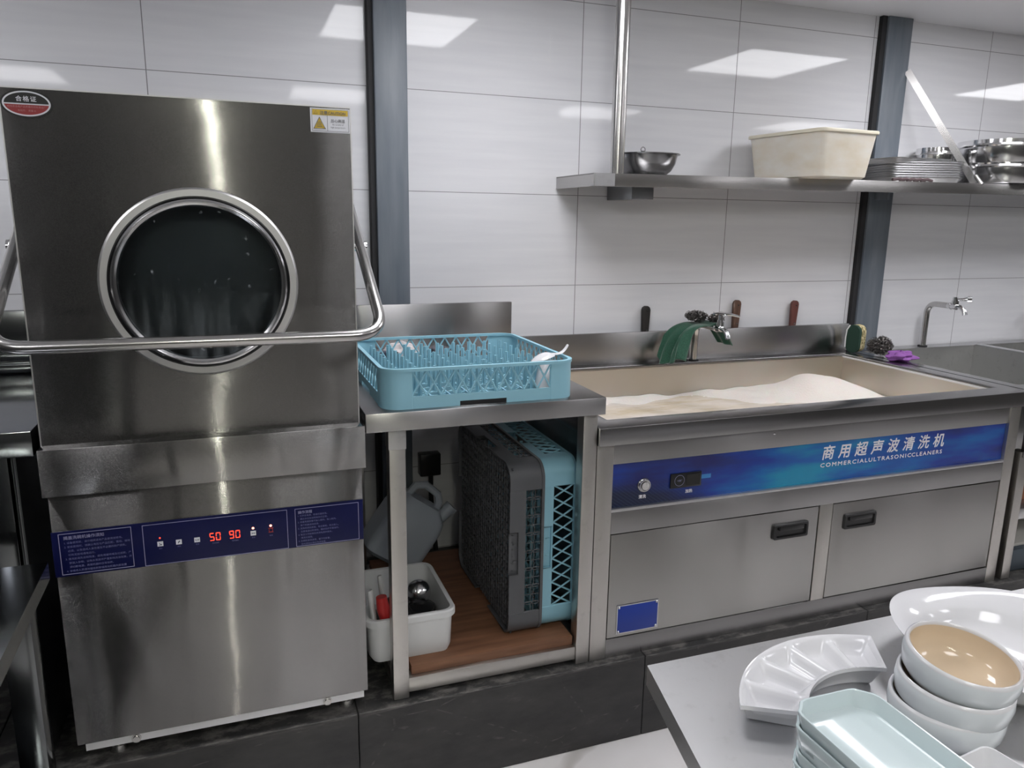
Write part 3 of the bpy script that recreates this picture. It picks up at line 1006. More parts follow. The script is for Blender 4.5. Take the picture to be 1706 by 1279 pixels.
for r_ in (gk, bk):
    h_ = MB().box(-0.0595, 0.0595, -0.2400, -0.2375, 0.0005, 0.0265, 0.0008).box(-0.0615, -0.0595, -0.247, -0.2375, 0.0, 0.027).box(0.0595, 0.0615, -0.247, -0.2375, 0.0, 0.027).box(-0.0615, 0.0615, -0.2465, -0.2375, 0.0255, 0.0275)
    obj('hand_recess', h_, M['grey_plastic'] if r_ is gk else M['blue_plastic'], r_, local=True)
# closed bottom mesh of the grey rack
g = MB()
for i in range(24):
    u = -0.235 + 0.0204 * i
    g.box(u - 0.0015, u + 0.0015, -0.24, 0.24, 0.008, 0.012)
    g.box(-0.24, 0.24, u - 0.0015, u + 0.0015, 0.008, 0.012)
obj('fine_grid', g, 'grey_plastic', gk, local=True)

# white porcelain in the rack corner
def spoon_mb(L=0.105):
    # turned over: bowl domed upward, handle rising and curling up at its end
    mb = MB()
    rings = []
    n = 22
    for i in range(n + 1):
        u = i / n
        x = L * u
        if u < 0.55:
            k = u / 0.55
            hw = 0.0035 + 0.0225 * math.sin(PI * min(1, 0.06 + 0.80 * k)) ** 0.7
            zz = 0.026 * math.sin(PI * (0.06 + 0.60 * k)) - 0.004
        else:
            k = (u - 0.55) / 0.45
            hw = 0.0120 - 0.006 * k
            zz = 0.0195 - 0.006 * k + 0.026 * k ** 3.2
        th = 0.0045
        rings.append([(x, hw * math.cos(a), zz + th * math.sin(a) * 0.5 - (hw * math.cos(a)) ** 2 * (14 if u < 0.55 else 3)) for a in [2 * PI * q / 18 for q in range(18)]])
    mb.loops(rings)
    return mb
solo('soup_spoon', spoon_mb(), 'porcelain', 'white porcelain spoon turned over in the rack corner, its handle curling up', 'spoon', loc=(0.708, -0.628, 1.107), rot=(0.0, 0.0, 0.12), local=True)
cp_prof = [(0.0, 0.003), (0.026, 0.003), (0.028, 0.0), (0.031, 0.004), (0.037, 0.035), (0.040, 0.066), (0.0385, 0.067), (0.035, 0.035), (0.028, 0.008), (0, 0.007)]
solo('small_cup', MB().lathe(cp_prof, seg=36), 'porcelain', 'small white cup turned upside down in the front right corner of the rack', 'cup', loc=(0.757, -0.641, 1.1105), rot=(PI, 0.06, 0), local=True)

# odds and ends behind the rack on the table
def crumple(mb, c, sx, sy, sz, seed, n=16):
    rnd = random.Random(seed)
    ph = [rnd.uniform(0, 6.28) for _ in range(8)]
    def f(u, v):
        th, fi = 2 * PI * u, PI * v
        r = 1 + 0.16 * math.sin(3 * th + ph[0] + 2 * fi) + 0.12 * math.sin(5 * th + ph[1] - 3 * fi) + 0.10 * math.sin(7 * fi + ph[2] + th * 2)
        return (c[0] + sx * r * math.sin(fi) * math.cos(th), c[1] + sy * r * math.sin(fi) * math.sin(th), c[2] + sz * max(-0.95, r * math.cos(fi)))
    mb.grid(f, n * 2, n)
    bmesh.ops.remove_doubles(mb.bm, verts=mb.bm.verts, dist=1e-5)
    return mb
solo('white_rag', crumple(MB(), (0.475, -0.085, 1.052), 0.05, 0.035, 0.030, 3), mat('pale_rag', (0.62, 0.57, 0.57), 0.9), 'crumpled pale rag seen through the back of the blue rack', 'rag')
solo('dark_box', MB().box(0.375, 0.435, -0.12, -0.06, 1.0225, 1.062, 0.003), mat('dark_blue_box', (0.03, 0.04, 0.075), 0.5), 'small dark blue box behind the back left of the rack', 'box')
solo('black_cup', MB().cyl((0.445, -0.150, 1.046), (0.445, -0.125, 1.046), 0.0225, 24), 'black', 'black round cup lying behind the rack beside the pale rag', 'cup')
solo('grey_pouch', crumple(MB(), (0.600, -0.075, 1.045), 0.045, 0.035, 0.023, 9), mat('dark_pouch', (0.09, 0.085, 0.10), 0.6), 'dark crumpled pouch behind the middle of the rack', 'pouch')

# ---------------------------------------------------------------- under the table
t = thing('storage_bin', 'white plastic bin holding kitchen tools under the rack table', 'bin', (0.385, -0.515, 0.333))
mb = MB()
def bin_ring(x0, x1, y0, y1, z, r):
    return [(x, y, z) for x, y in rrect(x1 - x0, y1 - y0, r, 5, (x0 + x1) / 2, (y0 + y1) / 2)]
BX0, BX1, BY0, BY1 = 0.262, 0.505, -0.645, -0.335
rg = [bin_ring(BX0 + 0.022, BX1 - 0.020, BY0 + 0.016, BY1 - 0.02, 0.333, 0.02), bin_ring(BX0 + 0.012, BX1 - 0.012, BY0 + 0.012, BY1 - 0.012, 0.348, 0.025), bin_ring(BX0 + 0.008, BX1 - 0.008, BY0 + 0.008, BY1 - 0.008, 0.435, 0.028), bin_ring(BX0 + 0.008, BX1 - 0.008, BY0 + 0.008, BY1 - 0.008, 0.452, 0.028), bin_ring(BX0 + 0.012, BX1 - 0.012, BY0 + 0.012, BY1 - 0.012, 0.450, 0.025), bin_ring(BX0 + 0.018, BX1 - 0.018, BY0 + 0.018, BY1 - 0.018, 0.350, 0.02)]
obj('body', mb.loops(rg), 'bin_white', t)
mb = MB()
rg = [bin_ring(BX0 + 0.006, BX1 - 0.006, BY0 + 0.006, BY1 - 0.006, 0.436, 0.03), bin_ring(BX0, BX1, BY0, BY1, 0.438, 0.034), bin_ring(BX0, BX1, BY0, BY1, 0.453, 0.034), bin_ring(BX0 + 0.004, BX1 - 0.004, BY0 + 0.004, BY1 - 0.004, 0.457, 0.03), bin_ring(BX0 + 0.013, BX1 - 0.013, BY0 + 0.013, BY1 - 0.013, 0.456, 0.024), bin_ring(BX0 + 0.013, BX1 - 0.013, BY0 + 0.013, BY1 - 0.013, 0.44, 0.024)]
obj('rim', mb.loops(rg, False, False), 'bin_white', t)
# tools in the bin
t = thing('soup_ladle', 'shiny steel ladle bowl upside down among the tools in the white bin', 'ladle', (0.432, -0.50, 0.372))
obj('bowl', MB().lathe([(0.0, 0.034), (0.014, 0.032), (0.026, 0.024), (0.033, 0.010), (0.035, 0.0), (0.0335, 0.0), (0.025, 0.021), (0, 0.030)], (0, 0, 0.075), 32, Matrix.Rotation(0.9, 4, 'X')), 'polish', t, local=True)
obj('handle', MB().tube([(0, 0.02, 0.06), (0.01, 0.05, 0.03), (0.02, 0.10, 0.012)], 0.004, 8), 'polish', t, local=True)
def flat_handle(name, p0, p1, wd, th, m, label, cat, grp=None):
    p0, p1 = Vector(p0), Vector(p1)
    mb = MB()
    d = p1 - p0
    L_ = d.length
    q = d.to_track_quat('Z', 'Y').to_matrix().to_4x4()
    mb.loops([[(x * k, y_ * k, z) for x, y_ in rrect(wd, th, th * 0.45, 4)] for z, k in ((0, 0.75), (0.004, 0.95), (L_ * 0.5, 0.9), (L_ - 0.006, 1.05), (L_, 0.8))], mtx=Matrix.Translation(p0) @ q)
    return solo(name, mb, m, label, cat, grp)
flat_handle('tool_handle', (0.300, -0.60, 0.352), (0.284, -0.585, 0.518), 0.018, 0.012, 'bin_white', 'short white handle leaning at the left of the tools in the bin', 'handle', 'handles in the white bin')
flat_handle('tool_handle', (0.332, -0.565, 0.352), (0.316, -0.55, 0.538), 0.014, 0.011, 'bin_white', 'tall white handle behind the red tool in the bin', 'handle', 'handles in the white bin')
mb = MB().tube([(0.326, -0.618, 0.355), (0.322, -0.612, 0.425), (0.313, -0.606, 0.475), (0.310, -0.604, 0.505)], 0.012, 14, radii=[0.010, 0.013, 0.017, 0.014])
solo('red_tool', mb, 'red', 'red handled tool standing in the white bin left of the table leg', 'tool')
mb = MB().tube([(0.345, -0.60, 0.352), (0.340, -0.575, 0.53)], 0.008, 12, radii=[0.010, 0.004])
solo('green_stick', mb, 'green_glass', 'dark green stick standing beside the red tool', 'stick')
solo('black_bag', crumple(MB(), (0.405, -0.485, 0.380), 0.080, 0.105, 0.026, 21), 'black', 'black crumpled bag filling the bottom of the white bin', 'bag')
# jerrycan tilted behind the bin
t = thing('jerrycan', 'cloudy translucent plastic jerrycan lying tilted behind the white bin', 'jerrycan', (0.405, -0.15, 0.405), (0, 0.62, 0.0))
mb = MB()
rg = []
for z, k in ((0.0, 0.85), (0.012, 1.0), (0.15, 1.0), (0.185, 0.93), (0.215, 0.62)):
    rg.append([(x * k, y_ * k, z) for x, y_ in rrect(0.19, 0.15, 0.03, 5)])
obj('body', mb.loops(rg), 'jug', t, local=True)
mb = MB().tube([(-0.055, 0, 0.20), (-0.05, 0, 0.245), (-0.02, 0, 0.262), (0.03, 0, 0.255), (0.05, 0, 0.235), (0.056, 0, 0.205)], 0.013, 10)
obj('handle', mb, 'jug', t, local=True)
mb = MB().cyl((0.078, 0, 0.17), (0.092, 0, 0.225), 0.020, 20).cyl((0.092, 0, 0.225), (0.096, 0, 0.245), 0.023, 20)
obj('cap', mb, 'jug', t, local=True)
t = thing('wall_socket', 'dark socket box with a black cable on the wall under the rack table', 'socket', (0.626, WALL, 0.56))
obj('box', MB().box(0.588, 0.664, 0.135, WALL, 0.556, 0.638, 0.004), 'black', t)
obj('cable', MB().tube([(0.629, 0.15, 0.556), (0.630, 0.15, 0.47), (0.634, 0.14, 0.36), (0.64, 0.12, 0.275)], 0.009, 10), 'black', t)
# ================================================================ THE ULTRASONIC CLEANER
uc = thing('ultrasonic_cleaner', 'long stainless steel ultrasonic cleaner with blue banner and open water tank', 'cleaner', (1.66, -0.30, PL))
CX0, CX1, CF = 0.874, 2.462, -0.690
TX0, TX1, TY0, TY1 = 0.935, 2.398, -0.620, 0.075     # tank opening
RZ = 0.936
mb = MB()
# rim: frame with drop edge, open in the middle
ring_o = [(CX0, -0.702), (CX1, -0.702), (CX1, 0.140), (CX0, 0.140)]
ring_i = [(TX0, TY0), (TX1, TY0), (TX1, TY1), (TX0, TY1)]
a = bmesh.new()
vo = [a.verts.new((x, y_, RZ)) for x, y_ in ring_o]
vd = [a.verts.new((x, y_, RZ - 0.049)) for x, y_ in ring_o]
vi = [a.verts.new((x, y_, RZ)) for x, y_ in ring_i]
vj = [a.verts.new((x, y_, RZ - 0.012)) for x, y_ in ring_i]
ve = [a.verts.new((x * 0.0 + (x + (0.006 if x > 1.5 else -0.006)), y_ + (0.006 if y_ > -0.3 else -0.006), RZ - 0.049)) for x, y_ in ring_i]
for k in range(4):
    j = (k + 1) % 4
    a.faces.new((vo[k], vo[j], vi[j], vi[k]))
    a.faces.new((vd[k], vd[j], vo[j], vo[k]))
    a.faces.new((vi[k], vi[j], vj[j], vj[k]))
    a.faces.new((vj[k], vj[j], ve[j], ve[k]))
    a.faces.new((ve[k], ve[j], vd[j], vd[k]))
bmesh.ops.recalc_face_normals(a, faces=a.faces)
bmesh.ops.bevel(a, geom=[e for e in a.edges if all(abs(v.co.z - RZ) < 1e-4 for v in e.verts) and len([f for f in e.link_faces if abs(f.normal.z) > 0.9]) == 1], offset=0.0025, segments=2, profile=0.5, affect='EDGES')
mb._add(a)
rim = obj('rim', mb, 'steel_rim', uc, angle=40)
mb = MB()
a = bmesh.new()
zt, zb = RZ - 0.010, 0.50
T = [a.verts.new((x, y_, zt)) for x, y_ in ring_i]
B = [a.verts.new((x, y_, zb)) for x, y_ in ring_i]
for k in range(4):
    j = (k + 1) % 4
    a.faces.new((T[k], B[k], B[j], T[j]))
a.faces.new(B)
for f in a.faces:
    f.normal_update()
mb._add(a)
tank = obj('tank', mb, 'tank', uc)
# sealant bead at the right inner edge
obj('edge_bead', MB().box(TX1 - 0.004, TX1, TY0, TY1, RZ - 0.016, RZ - 0.010), 'white_paint', tank)
obj('backsplash', MB().box(0.905, 2.464, 0.128, 0.144, 0.90, 1.053, 0.002), 'steel', uc)
# body: posts, rails, panel recess, doors
for nm, x0, x1, z0, z1 in (('corner_post', CX0, 0.9235, PL, 0.888), ('corner_post', 2.394, 2.440, PL, 0.888)):
    obj(nm, MB().box(x0, x1, CF, -0.62, z0, z1, 0.0012), 'steel_leg', uc)
obj('top_rail', MB().box(0.9235, 2.394, CF + 0.002, -0.655, 0.829, 0.888, 0.001), 'steel', uc)
obj('middle_rail', MB().box(0.9235, 2.394, CF, -0.655, 0.630, 0.693, 0.0012), 'steel', uc)
obj('panel_ledge', MB().box(0.9235, 2.394, CF, -0.672, 0.693, 0.7015, 0.001), 'steel_top', uc)
obj('centre_post', MB().box(1.6365, 1.686, CF, -0.655, 0.313, 0.630, 0.0012), 'steel_leg', uc)
obj('bottom_rail', MB().box(0.9235, 2.394, CF, -0.655, PL, 0.313, 0.0012), 'steel', uc)
obj('side_panel', MB().box(CX0 + 0.003, CX0 + 0.006, -0.66, 0.12, PL, 0.888), 'steel', uc)
obj('side_panel', MB().box(2.434, 2.437, -0.66, 0.12, PL, 0.888), 'steel', uc)
obj('back_panel', MB().box(CX0 + 0.006, 2.434, 0.11, 0.12, PL, 0.888), 'steel_dark', uc)
bp = MB().box(-0.735, 0.735, -0.001, 0.001, -0.0665, 0.0665)
bn = obj('banner', bp, 'banner', uc, 'blue printed banner with white lettering', local=True)
bn.location = Vector((1.6587, -0.677, 0.7645)) - uc.location
by = -0.678
mb = MB()
for i, ch in enumerate('商用超声波清洗机'):
    text_mb(mb, ch, 1.655 + 0.0635 * i, by, 0.7750, 0.0475, align='CENTER', bold=0.0010, shear=0.13)
def sub(o, p):                                       # hang a finished part under another part
    o.parent = p
    o.location = -Vector(p.location)
    return o
sub(obj('heading_text', mb, 'white', uc), bn)
mb = MB()
text_mb(mb, 'COMMERCIAL', 1.630, by, 0.7475, 0.0180, bold=0.0005, spacing=1.25, width=0.182)
text_mb(mb, 'ULTRASONIC', 1.816, by, 0.7475, 0.0180, bold=0.0005, spacing=1.25, width=0.172)
text_mb(mb, 'CLEANERS', 1.991, by, 0.7475, 0.0180, bold=0.0005, spacing=1.25, width=0.128)
sub(obj('subtitle_text', mb, 'white', uc), bn)
mb = MB()
text_mb(mb, '清洗', 1.023, by, 0.7205, 0.0115, align='CENTER', bold=0.0003)
text_mb(mb, '加热', 1.172, by, 0.7205, 0.0115, align='CENTER', bold=0.0003)
sub(obj('caption_text', mb, 'white', uc), bn)
# push button and thermostat
mb = MB().lathe([(0.0, 0.006), (0.018, 0.006), (0.0205, 0.003), (0.021, 0.0)], (1.026, by, 0.758), 32, rot_x)
btn = obj('push_button', mb, 'polish', uc)
obj('button_cap', MB().lathe([(0.0, 0.0125), (0.0115, 0.012), (0.0125, 0.010), (0.0125, 0.005)], (1.026, by, 0.758), 32, rot_x), 'chrome', btn)
obj('button_collar', MB().lathe([(0.0145, 0.005), (0.0148, 0.0095), (0.0165, 0.0095), (0.0172, 0.005)], (1.026, by, 0.758), 32, rot_x), 'chrome', btn)
th = obj('thermostat', MB().box(1.108, 1.208, by - 0.006, by, 0.7385, 0.781, 0.002), 'black', uc)
mb = MB()
mb.tube([(1.136 + 0.0155 * math.cos(2 * PI * k / 28), by - 0.0062, 0.7605 + 0.0155 * math.sin(2 * PI * k / 28)) for k in range(28)], 0.0006, 5, closed=True)
text_mb(mb, '+88°', 1.136, by - 0.0062, 0.7575, 0.0085, align='CENTER')
obj('dial_print', mb, 'line', th)
obj('screen', MB().box(1.158, 1.202, by - 0.0068, by - 0.006, 0.744, 0.776), mat('dark_screen', (0.006, 0.006, 0.005), 0.15), th)
obj('banner_strip', MB().box(1.2095, 1.242, by - 0.0006, by, 0.757, 0.769), mat('light_blue_strip', (0.04, 0.22, 0.55), 0.3), uc)
obj('rivet', MB().lathe([(0.0, 0.003), (0.003, 0.002), (0.0042, 0)], (1.442, CF + 0.002, 0.872), 14, rot_x), 'chrome', uc)
# doors
for nm, x0, x1, hx in (('a', 0.9265, 1.633, 1.531), ('b', 1.689, 2.390, 1.7955)):
    d = obj('door', MB().box(x0, x1, CF + 0.001, CF + 0.022, 0.3155, 0.627, 0.0015), 'steel_door', uc)
    hz = 0.5645
    mb = MB()
    pts = rrect(0.126, 0.049, 0.006, 5)
    R = lambda k, dy, kz=None: [(hx + x * k, CF + dy, hz + z * (kz or k)) for x, z in pts]
    mb.loops([R(1.0, 0.001), R(1.0, -0.005), R(0.965, -0.0075, 0.92), R(0.87, -0.0075, 0.70), R(0.83, -0.001, 0.60)], True, True)
    h = obj('handle', mb, 'black', d)
    mb = MB().box(hx - 0.045, hx + 0.045, CF - 0.009, CF - 0.003, hz + 0.002, hz + 0.019, 0.003)
    obj('pull_lip', mb, 'black', d)
pl = obj('rating_plate', MB().box(0.955, 1.087, CF - 0.0012, CF + 0.0005, 0.3255, 0.411, 0.0006), 'plate_blue', uc, 'plain blue plate')
fr = MB()
frame_xz(fr, 0.954, 1.088, 0.3245, 0.412, CF - 0.0006, 0.003, 0.0009)
obj('plate_border', fr, 'ring', pl)
for x in (0.961, 1.081):
    for z in (0.331, 0.4055):
        obj('rivet', MB().lathe([(0.0, 0.003), (0.0025, 0.0022), (0.004, 0)], (x, CF - 0.001, z), 14, rot_x), 'chrome', pl)
# water and foam
def wz(x, y_):
    return 0.808 + 0.0025 * math.sin(9 * x + 4 * y_) * math.sin(7 * y_ + 1.3 * x) + 0.0012 * math.sin(31 * x + 17 * y_)
mb = MB().grid(lambda u, v: (TX0 + 0.001 + u * (TX1 - TX0 - 0.002), TY0 + 0.001 + v * (TY1 - TY0 - 0.002), wz(u * 1.46, v * 0.69)), 90, 44)
solo('wash_water', mb, 'water', 'murky yellowish water filling the tank of the ultrasonic cleaner', 'water', kind='stuff')
def fz(u, v):
    x = TX0 + 0.002 + u * (TX1 - TX0 - 0.004)
    y_ = TY0 + 0.002 + v * (TY1 - TY0 - 0.004)
    g = 0.070 * math.exp(-(((x - 2.13) / 0.12) ** 2 + ((y_ + 0.08) / 0.12) ** 2)) + 0.045 * math.exp(-(((x - 2.25) / 0.10) ** 2 + ((y_ + 0.17) / 0.12) ** 2)) + 0.02 * math.exp(-(((x - 1.95) / 0.2) ** 2 + ((y_ + 0.08) / 0.10) ** 2))
    band = 0.020 * max(0.0, min(1.0, (y_ + 0.06 + 0.05 * math.sin(7 * x) + 0.02 * math.sin(19 * x)) * 9))
    left = 0.020 * max(0.0, min(1.0, (1.16 + 0.10 * math.sin(9 * y_) - x) * 7))
    n = 0.004 * math.sin(40 * x + 23 * y_) * math.sin(33 * y_ - 11 * x)
    h = g + band + left
    return (x, y_, 0.799 + h + (n if h > 0.01 else 0))
mb = MB().grid(fz, 120, 60)
solo('soap_foam', mb, 'foam', 'cream soap foam heaped at the right end of the water tank', 'foam', kind='stuff')

# tap on the cleaner
def wall_tap(x, y0, z0, zh, reach, label, lever):
    t = thing('tap', label, 'tap', (x, y0, z0))
    path = [Vector((x, y0, z0)), Vector((x, y0, zh - 0.06))] + arc((x, y0, zh - 0.05), (x, y0, zh), (x, y0 - 0.05, zh)) + [Vector((x, y0 - reach + 0.055, zh))]
    obj('pipe', MB().tube(path, 0.0125, 16), 'tube', t)
    obj('base_flange', MB().cyl((x, y0, z0), (x, y0, z0 + 0.004), 0.020, 20), 'dark', t)
    yv = y0 - reach + 0.03
    mb = MB().cyl((x, yv + 0.030, zh), (x, yv - 0.012, zh), 0.0140, 18).cyl((x, yv + 0.014, zh), (x, yv + 0.020, zh), 0.0165, 6)
    mb.cyl((x, yv, zh), (x, yv, zh + 0.034), 0.0115, 18).cyl((x, yv, zh + 0.012), (x, yv, zh + 0.024), 0.0150, 18)
    mb.tube(arc((x, yv - 0.010, zh), (x, yv - 0.045, zh + 0.004), (x, yv - 0.055, zh - 0.032), 7), 0.010, 14, radii=[0.011, 0.010, 0.0098, 0.0095, 0.0095, 0.0095, 0.010, 0.0105])
    obj('valve', mb, 'chrome', t)
    if lever:
        mb = MB().cyl((x, yv, zh + 0.034), (x, yv, zh + 0.050), 0.008, 14).tube([(x - 0.018, yv + 0.02, zh + 0.052), (x + 0.0, yv + 0.004, zh + 0.056), (x + 0.03, yv - 0.02, zh + 0.054), (x + 0.058, yv - 0.038, zh + 0.047)], 0.005, 10, radii=[0.0045, 0.006, 0.0055, 0.004])
    else:
        mb = MB().cyl((x, yv, zh + 0.030), (x, yv, zh + 0.040), 0.010, 14).tube([(x, yv, zh + 0.028), (x + 0.02, yv - 0.02, zh + 0.030), (x + 0.035, yv - 0.038, zh + 0.033)], 0.008, 12, radii=[0.006, 0.007, 0.011])
        mb.cyl((x + 0.030, yv - 0.033, zh + 0.033), (x + 0.041, yv - 0.045, zh + 0.034), 0.013, 10)
    obj('lever', mb, 'chrome', t)
    return t
wall_tap(1.680, 0.102, RZ, 1.083, 0.185, 'chrome tap at the back of the ultrasonic cleaner with a green cloth over it', True)
# green cloth draped over the tap pipe
def cloth_fn(u, v):
    # u: along the drape (left hem -> over the pipe -> right hem), v: along the pipe
    s_ = -0.222 + 0.322 * u
    yb = -0.045 + 0.115 * v
    top = 1.100
    if s_ < -0.03:
        d = -s_ - 0.03
        h_ = 1 - math.exp(-18 * d)
        x = 1.652 - 0.105 * h_ - 0.22 * d
        z = top - 0.010 - 1.02 * d + 0.066 * h_
        spread = 1 + 2.6 * d
        yy_ = 0.012 + (yb - 0.012) * spread
        k_ = min(1, d * 9)
        x += (0.016 * math.sin(12.5 * v + 0.6 + 7 * d) + 0.010 * math.sin(25 * v + 12 * d)) * k_
        z += (0.014 * math.sin(6.5 * v + 1) + 0.006 * math.sin(17 * v)) * k_
        yy_ += 0.010 * math.sin(16 * d + 8 * v) * k_
    elif s_ > 0.025:
        d = s_ - 0.025
        x = 1.704 + 0.35 * d
        z = top - 0.008 - 0.98 * d
        yy_ = yb * (1 - 3.0 * d) + 0.008 - 0.55 * d
        x += 0.007 * math.sin(10 * v) * min(1, d * 12)
    else:
        k = (s_ - (-0.03)) / 0.055
        x = 1.652 + 0.052 * k
        z = top - 0.010 + 0.010 * math.sin(PI * k)
        yy_ = yb
    return (x, min(yy_, 0.120), max(z, 0.941))
mb = MB().grid(cloth_fn, 44, 30)
co = solo('green_cloth', mb, 'green_cloth', 'dark green cloth draped over the chrome tap of the cleaner', 'cloth')
sm = co.modifiers.new('thick', 'SOLIDIFY')
sm.thickness = 0.003
sm.offset = 1
def wool(mb, c, sx, sy, sz, n, seed, r=0.0011):
    rnd = random.Random(seed)
    for k in range(n):
        a, b = rnd.uniform(0, 2 * PI), math.acos(rnd.uniform(-1, 1))
        rr = rnd.uniform(0.55, 1.0)
        p = Vector((sx * rr * math.sin(b) * math.cos(a), sy * rr * math.sin(b) * math.sin(a), sz * rr * math.cos(b))) + Vector(c)
        ax = Vector((rnd.gauss(0, 1), rnd.gauss(0, 1), rnd.gauss(0, 1))).normalized()
        e1 = ax.orthogonal().normalized()
        e2 = ax.cross(e1)
        rad = rnd.uniform(0.003, 0.006)
        pts = []
        for i in range(15):
            th = i * 0.95
            pts.append(p + e1 * rad * math.cos(th) + e2 * rad * math.sin(th) + ax * (i - 7) * 0.0011)
        mb.tube(pts, r, 3, caps=False)
    return mb
def scourer(c, sx, sy, sz, n, seed, label, rot=0):
    mb = crumple(MB(), c, sx * 0.5, sy * 0.5, sz * 0.5, seed, 12)
    wool(mb, c, sx, sy, sz, n, seed)
    return solo('steel_wool', mb, 'wool', label, 'scourer', 'steel wool scourers')
scourer((1.640, 0.045, 1.1185), 0.040, 0.040, 0.017, 210, 4, 'steel wool pad on the green cloth, left of the pair on the tap')
scourer((1.690, -0.012, 1.1155), 0.026, 0.030, 0.017, 160, 5, 'steel wool pad nearest the lever of the tap')

# three turners tucked behind the backsplash, only the handles showing
def turner(x, m, tilt, label, ztop):
    t = thing('turner', label, 'turner', (x, 0.160, 0.955), (0, tilt, 0), 'turners behind the backsplash')
    mb = MB()
    h = ztop - 0.955
    prof = []
    for zz, wd in ((h - 0.135, 0.013), (h - 0.10, 0.0145), (h - 0.04, 0.0175), (h - 0.015, 0.0185), (h - 0.006, 0.0155), (h, 0.007)):
        prof.append([(x_, y_, zz) for x_, y_ in rrect(2 * wd, 0.016, 0.005, 3)])
    mb.loops(prof)
    hh = obj('handle', mb, m, t, local=True)
    for zz in (h - 0.020, h - 0.095):
        obj('rivet', MB().cyl((0.003, -0.0078, zz), (0.003, -0.0092, zz), 0.0032, 12), 'black' if zz > h - 0.05 else 'chrome', hh, local=True)
    obj('blade', MB().box(-0.014, 0.014, -0.001, 0.001, 0.0, h - 0.13), 'chrome', t, local=True)
turner(1.4885, mat('black_handle', (0.016, 0.014, 0.013), 0.5), 0.0, 'turner with black handle behind the backsplash, left of the tap', 1.148)
turner(1.902, 'handle_wood', 0.02, 'turner with brown handle right behind the tap lever', 1.162)
turner(2.188, mat('red_brown_handle', (0.11, 0.035, 0.028), 0.5), 0.03, 'turner with worn red-brown handle near the steel column', 1.154)

# cleaning things at the right end of the backsplash
t = thing('scrub_sponge', 'green scouring sponge with yellow side standing upright at the right end of the backsplash', 'sponge', (2.437, 0.075, RZ), (0.06, 0.06, -1.4))
mb = MB()
pts = rrect(0.062, 0.118, 0.028, 6)
mb.loops([[(x, yv, 0.060 + z) for x, z in pts] for yv in (0.0, 0.014)])
obj('scouring_face', mb, 'scour', t, local=True, angle=50)
mb = MB()
mb.loops([[(x * k, yv, 0.060 + z * k) for x, z in pts] for yv, k in ((0.014, 1.0), (0.044, 0.98))])
obj('sponge_body', mb, 'sponge', t, local=True, angle=50)
obj('white_edge', MB().tube([(-0.031, -0.001, 0.02), (-0.0325, -0.001, 0.06), (-0.030, -0.001, 0.095), (-0.018, -0.001, 0.116)], 0.0028, 8), 'white_paint', t, local=True)
scourer((2.505, -0.010, 0.978), 0.052, 0.050, 0.036, 330, 8, 'steel wool pad beside the purple cloth at the end of the cleaner')
mb = crumple(MB(), (2.490, -0.130, 0.954), 0.055, 0.050, 0.019, 14, 18)
solo('purple_cloth', mb, 'purple', 'small purple cloth crumpled at the seam between cleaner and sinks', 'cloth')

# ================================================================ THE SINK UNIT BESIDE IT
sk = thing('sink_unit', 'stainless steel double sink with undershelf right of the ultrasonic cleaner', 'sink', (3.3, -0.30, PL))
SX0, SX1 = 2.468, 4.10
bas = ((2.515, 3.172), (3.225, 3.95))
a = bmesh.new()
xs = [SX0, bas[0][0], bas[0][1], bas[1][0], bas[1][1], SX1]
ys = [-0.702, -0.610, 0.095, 0.165]
V = {(i, j): a.verts.new((x, y_, RZ)) for i, x in enumerate(xs) for j, y_ in enumerate(ys)}
for i in range(5):
    for j in range(3):
        if j == 1 and i in (1, 3):
            continue
        a.faces.new((V[i, j], V[i + 1, j], V[i + 1, j + 1], V[i, j + 1]))
mb = MB()
mb._add(a)
mb.box(SX0, SX1, -0.702, -0.692, RZ - 0.05, RZ - 0.0005)
mb.box(SX0, SX0 + 0.006, -0.70, 0.165, RZ - 0.05, RZ - 0.0005)
obj('deck', mb, 'steel_rim', sk)
for x0, x1 in bas:
    a = bmesh.new()
    T = [a.verts.new(p) for p in ((x0, -0.61, RZ), (x1, -0.61, RZ), (x1, 0.095, RZ), (x0, 0.095, RZ))]
    B = [a.verts.new(p) for p in ((x0 + 0.01, -0.60, RZ - 0.24), (x1 - 0.01, -0.60, RZ - 0.24), (x1 - 0.01, 0.085, RZ - 0.24), (x0 + 0.01, 0.085, RZ - 0.24))]
    for k in range(4):
        j = (k + 1) % 4
        a.faces.new((T[k], B[k], B[j], T[j]))
    a.faces.new(B)
    mb = MB()
    mb._add(a)
    obj('basin', mb, 'steel_dull', sk)
obj('apron', MB().box(SX0 + 0.01, SX1, -0.694, -0.684, 0.703, RZ - 0.048), 'steel', sk)
for x in (2.472, 4.05):
    for y_ in (-0.690, 0.11):
        obj('leg', MB().box(x, x + 0.04, y_, y_ + 0.04, PL, 0.72, 0.002), 'steel_leg', sk)
obj('undershelf', MB().box(2.475, 4.08, -0.680, 0.14, 0.468, 0.507, 0.002), 'steel_top', sk)
obj('divider_cap', MB().box(3.180, 3.217, -0.61, 0.095, RZ, RZ + 0.004, 0.001), 'steel_top', sk)
wall_tap(2.900, 0.132, RZ, 1.130, 0.165, 'chrome tap standing behind the left sink basin', False)
wall_tap(3.640, 0.132, RZ, 1.130, 0.165, 'chrome tap at the right edge behind the second basin', False)
solo('wooden_tray', MB().box(2.60, 2.95, -0.62, -0.40, 0.507, 0.552, 0.006), mat('orange_wood', (0.30, 0.12, 0.06), 0.5), 'orange-brown wooden block on the undershelf of the sinks', 'tray')
solo('grey_crate', MB().box(2.64, 3.20, -0.36, -0.05, 0.507, 0.66, 0.01), mat('dark_crate', (0.055, 0.065, 0.07), 0.6), 'dark grey crate at the back of the sink undershelf', 'crate')
